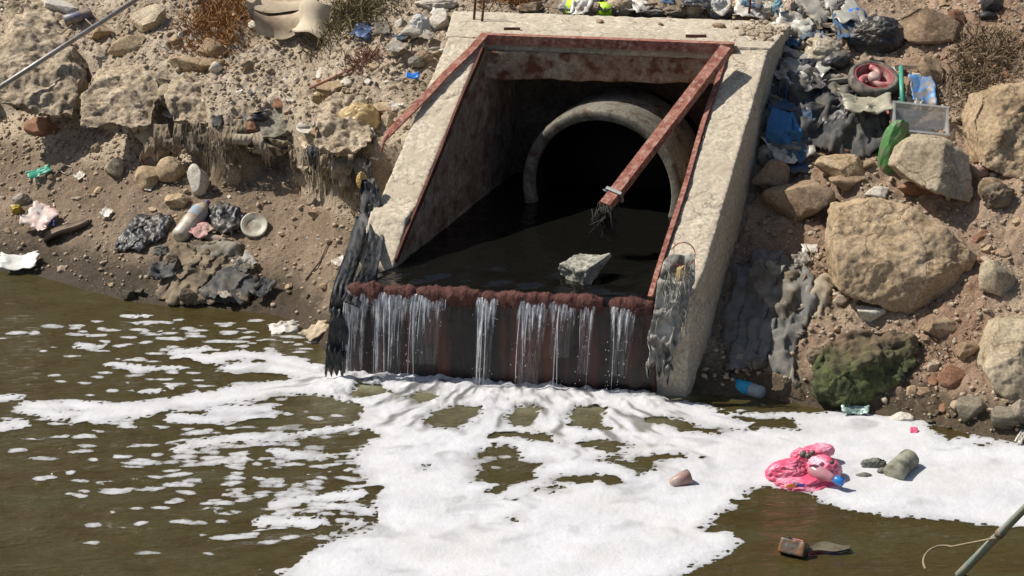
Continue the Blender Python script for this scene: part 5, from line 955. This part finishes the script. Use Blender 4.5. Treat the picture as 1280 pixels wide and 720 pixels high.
drape('dark_rag', [(228, 134), (238, 122), (248, 136), (244, 158), (230, 160)], M_dark, 'small dark rag on the crest beside the white curved shard', 'rag', h=.07, fold=.03, seed=22, crumple=1)
bag('dark_rag', 182, 150, 14, 24, M_dark, 'small dark rag hanging at the end of the second overhanging block', 'rag', seed=63, cr=.2)
scrap('torn_paper', 193, 172, 30, 34, plain('cream_paper', (.60, .50, .38), .8, (.5, .36, .24)), 'torn cream paper hanging under the crest', 'paper', 65, yaw=.6, tilt=1.1, lift=.1)
bag('white_bundle', 525, 32, 28, 30, plain('white_cloth', (.58, .56, .52), .85, (.42, .42, .42), bs=.5), 'white cloth bundle beside the beige rounded stone', 'bundle', seed=64, cr=.2)
bag('white_bundle', 545, 5, 56, 18, plain('cream_cloth', (.60, .52, .42), .85), 'cream cloth strip at the top edge left of the slab', 'cloth', seed=65, cr=.2)
bag('cream_wrapper', 530, 72, 26, 18, M_beige, 'cream wrapper against the left wing wall top', 'wrapper', seed=66, cr=.22)

# litter along the back of the slab
for a in [(712, 10, 30, 16, plain('pale_blue_plastic', (.33, .42, .46), .5, (.42, .42, .40), dirt=DUST), 'pale blue bottle piece behind the slab left of the lime bag', 70, 'bottle_piece', 'bottle'), (775, 8, 40, 26, M_beige, 'beige sack heap behind the slab right of the lime bottle', 71, 'sack', 'sack'), (812, 15, 44, 12, M_grey, 'grey flattened bag behind the slab', 72, 'flat_bag', 'bag'),
          (848, 14, 40, 16, M_mud, 'greenish muddy bag behind the slab', 73, 'muddy_bag', 'bag'), (872, 4, 34, 26, plain('slate_cloth', (.12, .12, .15), .7, (.32, .32, .33)), 'slate grey bundle behind the slab', 74, 'bundle', 'bundle'), (897, 10, 26, 28, plain('pale_grey_cloth', (.46, .45, .44), .8), 'pale grey bag behind the right end of the slab', 75, 'grey_bag', 'bag'), (912, 16, 22, 16, M_dark, 'dark rag behind the right end of the slab', 76, 'dark_rag', 'rag'),
          (958, 14, 34, 30, plain('cream_bottle', (.6, .54, .44), .5, (.42, .38, .30), dirt=DUST), 'cream crumpled bottle behind the right rebar', 77, 'crumpled_bottle', 'bottle'), (972, 10, 14, 24, plain('teal_blue_plastic', (.16, .34, .40), .5), 'teal blue bottle piece beside the cream crumpled bottle', 78, 'bottle_piece', 'bottle'), (988, 18, 22, 38, plain('flesh_plastic', (.52, .38, .28), .6, dirt=DUST), 'tan crumpled jug at the right end of the slab', 79, 'jug', 'jug'),
          (1005, 8, 24, 22, M_white, 'white crumpled cup behind the tan jug', 80, 'cup', 'cup'), (1000, 30, 20, 20, M_grey, 'grey crumpled cup in front of the tan jug', 81, 'cup', 'cup')]:
    bag(a[7], a[0], a[1], a[2], a[3], a[4], a[5], a[8], seed=a[6], cr=.2, lift=.04)
lb = thing('lime_bottle', on_t(735, 12, .05), 'grey bottle wrapped in lime green bands behind the slab', 'bottle'); a_, b_ = on_t(706, 8, .07), on_t(768, 14, .07); rr = 9 / sc_at(a_)
V, F = lathe(a_, b_, [(0, rr * .5), (.05, rr), (.5, rr), (.9, rr * .95), (1, rr * .6)], 20, .1, 3); obj('body', V, F, plain('grey_bottle_plastic', (.35, .38, .40), .35), lb)
for t0, t1 in ((.06, .42), (.68, .98)): V, F = lathe(along(a_, b_, t0), along(a_, b_, t1), [(0, rr * 1.12), (.5, rr * 1.18), (1, rr * 1.1)], 20, .2, 3); obj('band', V, F, M_hivis, lb)
plank('plank', 785, 8, 822, 4, .05, .02, M_wood, 'dark red brown board behind the slab', lift=.1)
drape_p = oz(940, 40, ZT + .02)
def rubble(label):
    Vi, Fi = ico(1); parts = []
    for k in range(260):
        P = oz(rng.normal(952, 16), rng.normal(38, 7), ZT + .012); r = .006 + .03 * rng.random() ** 3; parts.append((Vi * (1 + .25 * rng.normal(size=(len(Vi), 1)).clip(-1, 1)) * [r, r, r * .7] + P + (0, 0, r * .3), Fi))
    V, F = join(parts); o = obj('rubble', V, F, M_gravel, smooth=False, label=label, cat='rubble'); o['kind'] = 'stuff'
rubble('loose rubble and dirt on the right end of the slab')
for x, y, w_, h_, sd, lb in ((750, 27, 10, 6, 91, 'tiny dark stone in the middle of the slab top'), (898, 33, 18, 9, 92, 'small dark stone near the right end of the slab top'), (826, 30, 8, 5, 93, 'tiny stone right of the middle of the slab top')):
    P = oz(x, y, ZT + .018); s = sc_at(P); V, F = rock_shape(sd, 3, 5); obj('stone', V * [w_ / s / 2, w_ / s / 2.5, h_ / s / 2] + P, F, M_rock3, label=lb, cat='stone')

# shaded slope right of the wing wall: dumped grey cloth and a bottle at the water
drape('grey_cloth', [(915, 340), (950, 318), (985, 322), (1015, 345), (1018, 385), (998, 430), (985, 490), (960, 480), (940, 470), (905, 470), (900, 420), (912, 380)], plain('dust_grey_cloth', (.15, .145, .135), .95, (.22, .21, .19), dirt=(.13, .12, .10), scale=7, spec=.2), 'large muddy grey cloth dumped on the shaded slope beside the right wing wall', 'cloth', h=.05, fold=.06, fdir=1.25, fs=8, seed=24, edge=.05, crumple=.7, crease=1.8)
drape('grey_cloth', [(940, 335), (975, 328), (1005, 345), (1000, 395), (975, 412), (950, 400), (930, 410), (925, 375)], M_grey, 'grey shirt like cloth lying on top of the large muddy one', 'cloth', h=.10, fold=.05, fdir=1.0, fs=8, seed=25, crumple=.6)
drape('grey_strip', [(975, 440), (985, 438), (1002, 490), (990, 496)], M_grey, 'narrow grey strip trailing down to the dark water', 'rag', h=.07, fold=.02, seed=26)
drape('pale_rag', [(1008, 360), (1030, 345), (1050, 350), (1038, 380), (1018, 410), (1012, 390)], plain('pale_rag', (.4, .34, .25)), 'pale stringy rag left below the largest boulder', 'rag', h=.05, fold=.04, fdir=1.1, fs=9, seed=27, crumple=1)
a_ = oz(894, 476, .03); b_ = oz(956, 492, .03); bt = thing('plastic_bottle', (a_ + b_) / 2, 'clear bottle with a blue band floating in the shade by the right wing wall', 'bottle')
V, F = lathe(a_, b_, [(0, .016), (.1, .018), (.14, .026), (.32, .05), (.5, .052), (.9, .05), (.97, .045), (1, .02)], 20, .08, 2); obj('body', V, F, plain('murky_bottle', (.32, .36, .36), .3, (.22, .25, .25)), bt); V, F = lathe(along(a_, b_, .42), along(a_, b_, .72), [(0, .0535), (1, .0535)], 20, .05, 2); obj('label', V, F, plain('cyan_label', (.03, .40, .62), .5), bt)

# ------------------------------------------------------------------ floating litter
P = oz(1008, 600, .02); s = sc_at(P); pk = thing('pink_bag', P, 'bright pink plastic bag of bottles floating on the foam', 'plastic bag')
for nm, x, y, w_, h_, sd, dp, z, tl in (('bag_lobe', 985, 590, 60, 32, 1, .9, .03, .2), ('bag_lobe', 1030, 588, 48, 36, 2, .9, .04, -.3), ('bag_lobe', 1010, 600, 86, 20, 3, .9, .0, .0), ('bag_lobe', 1022, 573, 44, 20, 4, .8, .10, .1), ('bag_lobe', 1000, 578, 30, 22, 6, .8, .09, .5)):
    bag(nm, x, y, w_, h_, M_pink, None, None, seed=100 + sd, cr=.17, fs=2.8, depth=dp, P=oz(x, y + h_ * .3, .0) + (0, 0, z * .7 - .02), parent=pk, tilt=tl)
a_, b_ = oz(1012, 586, .09), oz(1044, 599, .07); V, F = lathe(a_, b_, [(0, .03), (.15, .042), (.55, .044), (.85, .026), (1, .02)], 20, .06, 3); obj('bottle', V, F, plain('pink_pet', (.75, .40, .44), .15, (.7, .3, .36), trans=.4), pk)
V, F = lathe(b_, b_ + (b_ - a_) * .32, [(0, .026), (.1, .028), (.9, .028), (1, .022)], 16); obj('bottle_cap', V, F, plain('blue_cap', (.02, .22, .62), .35), pk)
for x, y, w_, h_, c in ((986, 600, 14, 10, (.75, .22, .05)), (996, 599, 12, 10, (.10, .07, .40)), (991, 596, 8, 6, (.6, .55, .55))):
    V, F = crumple_sheet(.5, int(x), 7, .1); V = V * np.array([w_, w_ * .3, 1]) / s; V = V @ np.array(Matrix.Rotation(1.2, 3, 'X')).T + oz(x, y, .03) + (0, -.13, .02); obj('printed_patch', V, F, plain('patch_%d' % x, c, .4), pk)
for x, y, r in ((1004, 568, .022), (1010, 570, .018), (1040, 578, .014), (1016, 566, .016)): Vi, Fi = ico(3); obj('black_knot', Vi * r * (1 + .3 * fbm(Vi * 3 + x, 2, 3))[:, None] + oz(x, y, .19), Fi, M_black, pk)
a_, b_ = oz(1117, 592, .04), oz(1138, 572, .05); V, F = lathe(a_, b_, [(0, .05), (.04, .07), (.5, .066), (.9, .07), (1, .045)], 22, .12, 6); obj('muddy_can', V, F, plain('mud_crust', (.24, .235, .16), .85, (.36, .35, .27), dirt=(.13, .125, .09), bs=.8), label='mud crusted bottle lying on the foam right of the pink bag', cat='bottle')
for x, y, w_, h_, sd, lb in ((1092, 583, 34, 16, 1, 'larger dark sludge clump between the pink bag and the muddy bottle'), (1106, 590, 22, 10, 2, 'dark sludge clump touching the muddy bottle'), (1080, 594, 22, 7, 3, 'small dark sludge clump nearest the pink bag')): bag('sludge', x, y, w_, h_, plain('grey_sludge', (.10, .105, .085), .7, (.2, .2, .165)), lb, 'sludge', seed=110 + sd, cr=.3, P=oz(x, y + 2, .0))
a_, b_ = oz(838, 605, .015), oz(861, 596, .04); V, F = lathe(a_, b_, [(0, .012), (.05, .03), (.5, .042), (1, .052), (1, .045), (.4, .03)], 20, .3, 6); obj('crushed_cup', V, F, plain('rosy_cup', (.42, .24, .20), .45, (.30, .17, .14), dirt=(.4, .35, .3)), label='crushed reddish brown cup on the foam left of the pink bag', cat='cup')
P = oz(992, 692, .0); xx, yy, zz = basis((.25, .5, .83)); cb = thing('drink_carton', P, 'small orange and black box floating in the open brown water', 'carton'); V, F = box(P + (0, 0, .035), (xx, yy, zz), (.078, .055, .045)); V, F, N = remesh(V, F, .009, 2); obj('box', V + N * (.006 * fbm(V * 22, 2, 4))[:, None], F, plain('dark_print', (.05, .05, .045), .35, (.12, .10, .08), dirt=(.20, .09, .03), scale=16), cb)
V, F = box(P + (0, 0, .035) + zz * .05 - xx * .02, (xx, yy, zz), (.032, .034, .003)); obj('printed_top', V, F, plain('orange_print', (.60, .22, .06), .4, (.25, .10, .32), scale=20), cb, smooth=False); V, F = box(P + (0, 0, .035) + zz * .0515 + xx * .035, (xx, yy, zz), (.008, .054, .004)); obj('band', V, F, M_dark, cb, smooth=False)
V = []; n = 16
for i in range(n):
    t = i / (n - 1); c = along(oz(1008, 692, .012), oz(1062, 684, .012), t) + (0, .03 * math.sin(t * 5), 0); wv = .05 * math.sin(t * 2.6 + .3) + .004
    for k in range(5): V.append(c + (0, wv * (k / 2 - 1), .006 + .012 * abs(k / 2 - 1) + .004 * math.sin(9 * t + k)))
V = np.array(V); F = grid_faces(n, 5); obj('wet_leaf', np.concatenate([V, V - (0, 0, .004)]), np.concatenate([F, F[:, ::-1] + len(V)]), plain('wet_leaf', (.10, .085, .05), .25, (.17, .15, .10)), label='long wet leaf floating beside the orange and black box', cat='leaf')
# leaning pole with cord at the lower right
p0 = oz(1176, 742, -.25); p1 = oz(1300, 616, .95); pe = p1 + (p1 - p0) * .9; pt = thing('leaning_pole', p0, 'green grey pole leaning out of the water at the lower right corner', 'pole'); V, F = tube([p0, along(p0, p1, .3), along(p0, p1, .7), p1, pe], [.026, .024, .022, .02, .016], 12); obj('shaft', V, F, plain('greenish_pole', (.19, .26, .22), .4, (.27, .33, .29), dirt=(.33, .31, .25)), pt)
q0 = along(p0, p1, .62); V, F = tube([q0 + (0, -.03, .0)] + [oz(1180 + 26 * math.cos(t), 702 + 20 * math.sin(t), .25) for t in np.linspace(-1.2, -3.6, 12)], .006, 6); obj('cord', V, F, plain('tan_cord', (.34, .27, .17), .9), pt)
V, F = tube([along(p0, p1, .62) + (p1 - p0) * .0, along(p0, p1, .65)], .028, 10); obj('binding', V, F, M_wood, pt)
# small scattered litter
scr = [mesh('scrap', *crumple_sheet(1, 300 + k, 6, .3), smooth=True) for k in range(5)]
def litter(n, rects, m, hue, where, smax):
    for _ in range(n):
        a, b, c, d = rects[int(rng.integers(len(rects)))]; P = on_t(rng.uniform(a, c), rng.uniform(b, d), .01)
        if P[2] < .03 or poly_sdf([P[:2]], FOOT)[0] > -.2: continue
        me = scr[int(rng.integers(5))]; o = bpy.data.objects.new('scrap', me); C.objects.link(o)
        if not me.materials: me.materials.append(None)
        o.material_slots[0].link = 'OBJECT'; o.material_slots[0].material = m; r = rng.uniform(.012, smax); o.location = P; o.scale = (r, r * rng.uniform(.3, .9), r); o.rotation_euler = (rng.normal(.3, .4), rng.normal(0, .4), rng.uniform(0, 6.3))
        tag(o, 'tiny %s scrap of litter %s' % (hue, where), 'scrap', '%s litter %s' % (hue, where))
UL = [(330, 30, 560, 150), (200, 100, 470, 200)]; UR = [(990, 20, 1120, 210), (900, 0, 1010, 40)]; LS = [(0, 200, 430, 360)]
litter(26, UL, M_white, 'white', 'on the upper left bank', .035); litter(8, UL, M_blue, 'blue', 'on the upper left bank', .025); litter(14, UL, M_beige, 'beige', 'on the upper left bank', .045); litter(8, UL, M_orange, 'orange brown', 'on the upper left bank', .035); litter(16, UL, M_dark, 'dark', 'on the upper left bank', .04)
litter(20, UR, M_white, 'white', 'in the right hand rubbish heap', .05); litter(16, UR, M_dark, 'dark', 'in the right hand rubbish heap', .07); litter(14, UR, M_beige, 'beige', 'in the right hand rubbish heap', .06); litter(8, UR, M_jean, 'dull blue', 'in the right hand rubbish heap', .06)
litter(14, LS, M_white, 'white', 'on the lower left soil', .02); litter(14, LS, M_wood, 'brown', 'on the lower left soil', .035)

# ------------------------------------------------------------------ the rest of the rubbish: many small crumpled pieces
def rubbish(n, rects, mats, wh, where, sd):
    r = np.random.default_rng(sd)
    for k in range(n):
        a, b, c, d = rects[int(r.integers(len(rects)))]; x, y = r.uniform(a, c), r.uniform(b, d); nm, hue, m = mats[int(r.integers(len(mats)))]; w_ = r.uniform(*wh); h_ = w_ * r.uniform(.4, .9); P = on_t(x, y)
        if poly_sdf([P[:2]], FOOT)[0] > -.12 or P[2] < .04: continue
        lab = '%s %s %s' % (hue, nm, where); grp = '%s %s pieces %s' % (hue, nm, where)
        if nm == 'crumpled bag': bag('crumpled_bag', x, y, w_, h_, m, lab, 'bag', seed=int(r.integers(1e4)), cr=.2, fs=r.uniform(1.6, 3), n=4, tilt=r.normal(0, .4), lift=r.uniform(.0, .07), group=grp)
        elif nm == 'flattened wrapper': scrap('wrapper', x, y, w_ * 1.1, h_, m, lab, 'wrapper', int(r.integers(1e4)), yaw=r.uniform(0, 6), amp=.35, tilt=r.uniform(.1, .8), lift=r.uniform(.02, .07), group=grp)
        elif nm == 'crushed bottle':
            A_ = on_t(x, y, .05) ; yw = r.uniform(0, 6.28); B_ = A_ + np.array([math.cos(yw), math.sin(yw) * .6, r.normal(0, .15)]) * w_ / sc_at(A_) * 1.2; q_ = .2 * w_ / sc_at(A_); V, F = lathe(A_, B_, [(0, q_ * .5), (.06, q_), (.55, q_), (.75, q_ * .9), (.88, q_ * .4), (1, q_ * .32)], 16, .2, int(r.integers(99))); obj('bottle', V, F, m, label=lab, cat='bottle', group=grp)
        else:
            p0, p1 = on_t(x, y, .04), on_t(x + r.uniform(-1, 1) * w_, y + r.uniform(-.6, .6) * w_, .06); V, F = tube([p0, (p0 + p1) / 2 + r.normal(0, .012, 3), p1], [.009, .010, .006], 6); obj('stick', V, F, m, label=lab, cat='stick', group=grp)
M_clr = plain('dull_clear_plastic', (.46, .45, .40), .3, (.34, .33, .28), alpha=.8, bs=.6); M_dust = plain('dust_grey_plastic', (.34, .32, .28), .6, (.24, .22, .19), dirt=DUST)
RM = [('crumpled bag', 'grey', M_grey), ('crumpled bag', 'black', M_black), ('crumpled bag', 'dusty beige', M_beige), ('crumpled bag', 'cloudy', M_clr), ('flattened wrapper', 'white', M_white), ('flattened wrapper', 'dusty grey', M_dust), ('flattened wrapper', 'cloudy', M_clr), ('flattened wrapper', 'dull blue', M_jean), ('crushed bottle', 'cloudy', M_pet), ('crushed bottle', 'dusty grey', M_dust), ('flattened wrapper', 'black', M_black), ('stick', 'brown', M_wood)]
rubbish(74, [(975, 5, 1060, 110), (960, 60, 1000, 200)], RM, (18, 50), 'in the rubbish heap beside the right wing wall', 1)
rubbish(10, [(1105, 120, 1150, 150), (1020, 110, 1060, 130)], RM, (14, 32), 'in the rubbish heap around the wheel', 2)
rubbish(26, [(690, 2, 960, 16)], RM, (18, 40), 'along the back edge of the slab', 3)
rubbish(22, [(460, 10, 570, 90), (380, 140, 470, 190)], [q for q in RM if q[1] not in ('black',)], (12, 26), 'on the bank beside the left wing wall', 4)
rubbish(14, [(190, 120, 400, 190)], [('crumpled bag', 'mud brown', M_mud), ('crumpled bag', 'dark', M_dark), ('flattened wrapper', 'dusty beige', M_beige), ('flattened wrapper', 'dark', M_dark), ('stick', 'brown', M_wood)], (14, 30), 'along the left crest', 5)
rubbish(16, [(920, 320, 1020, 470)], [('crumpled bag', 'mud brown', M_mud), ('crumpled bag', 'grey', M_grey), ('flattened wrapper', 'dusty grey', M_dust), ('stick', 'brown', M_wood)], (14, 34), 'on the shaded slope by the right wing wall', 6)
rubbish(9, [(200, 300, 330, 380)], [('crumpled bag', 'mud brown', M_mud), ('flattened wrapper', 'dusty grey', M_dust), ('flattened wrapper', 'dark', M_dark)], (14, 30), 'in the muddy rag heap at the left waterline', 7)
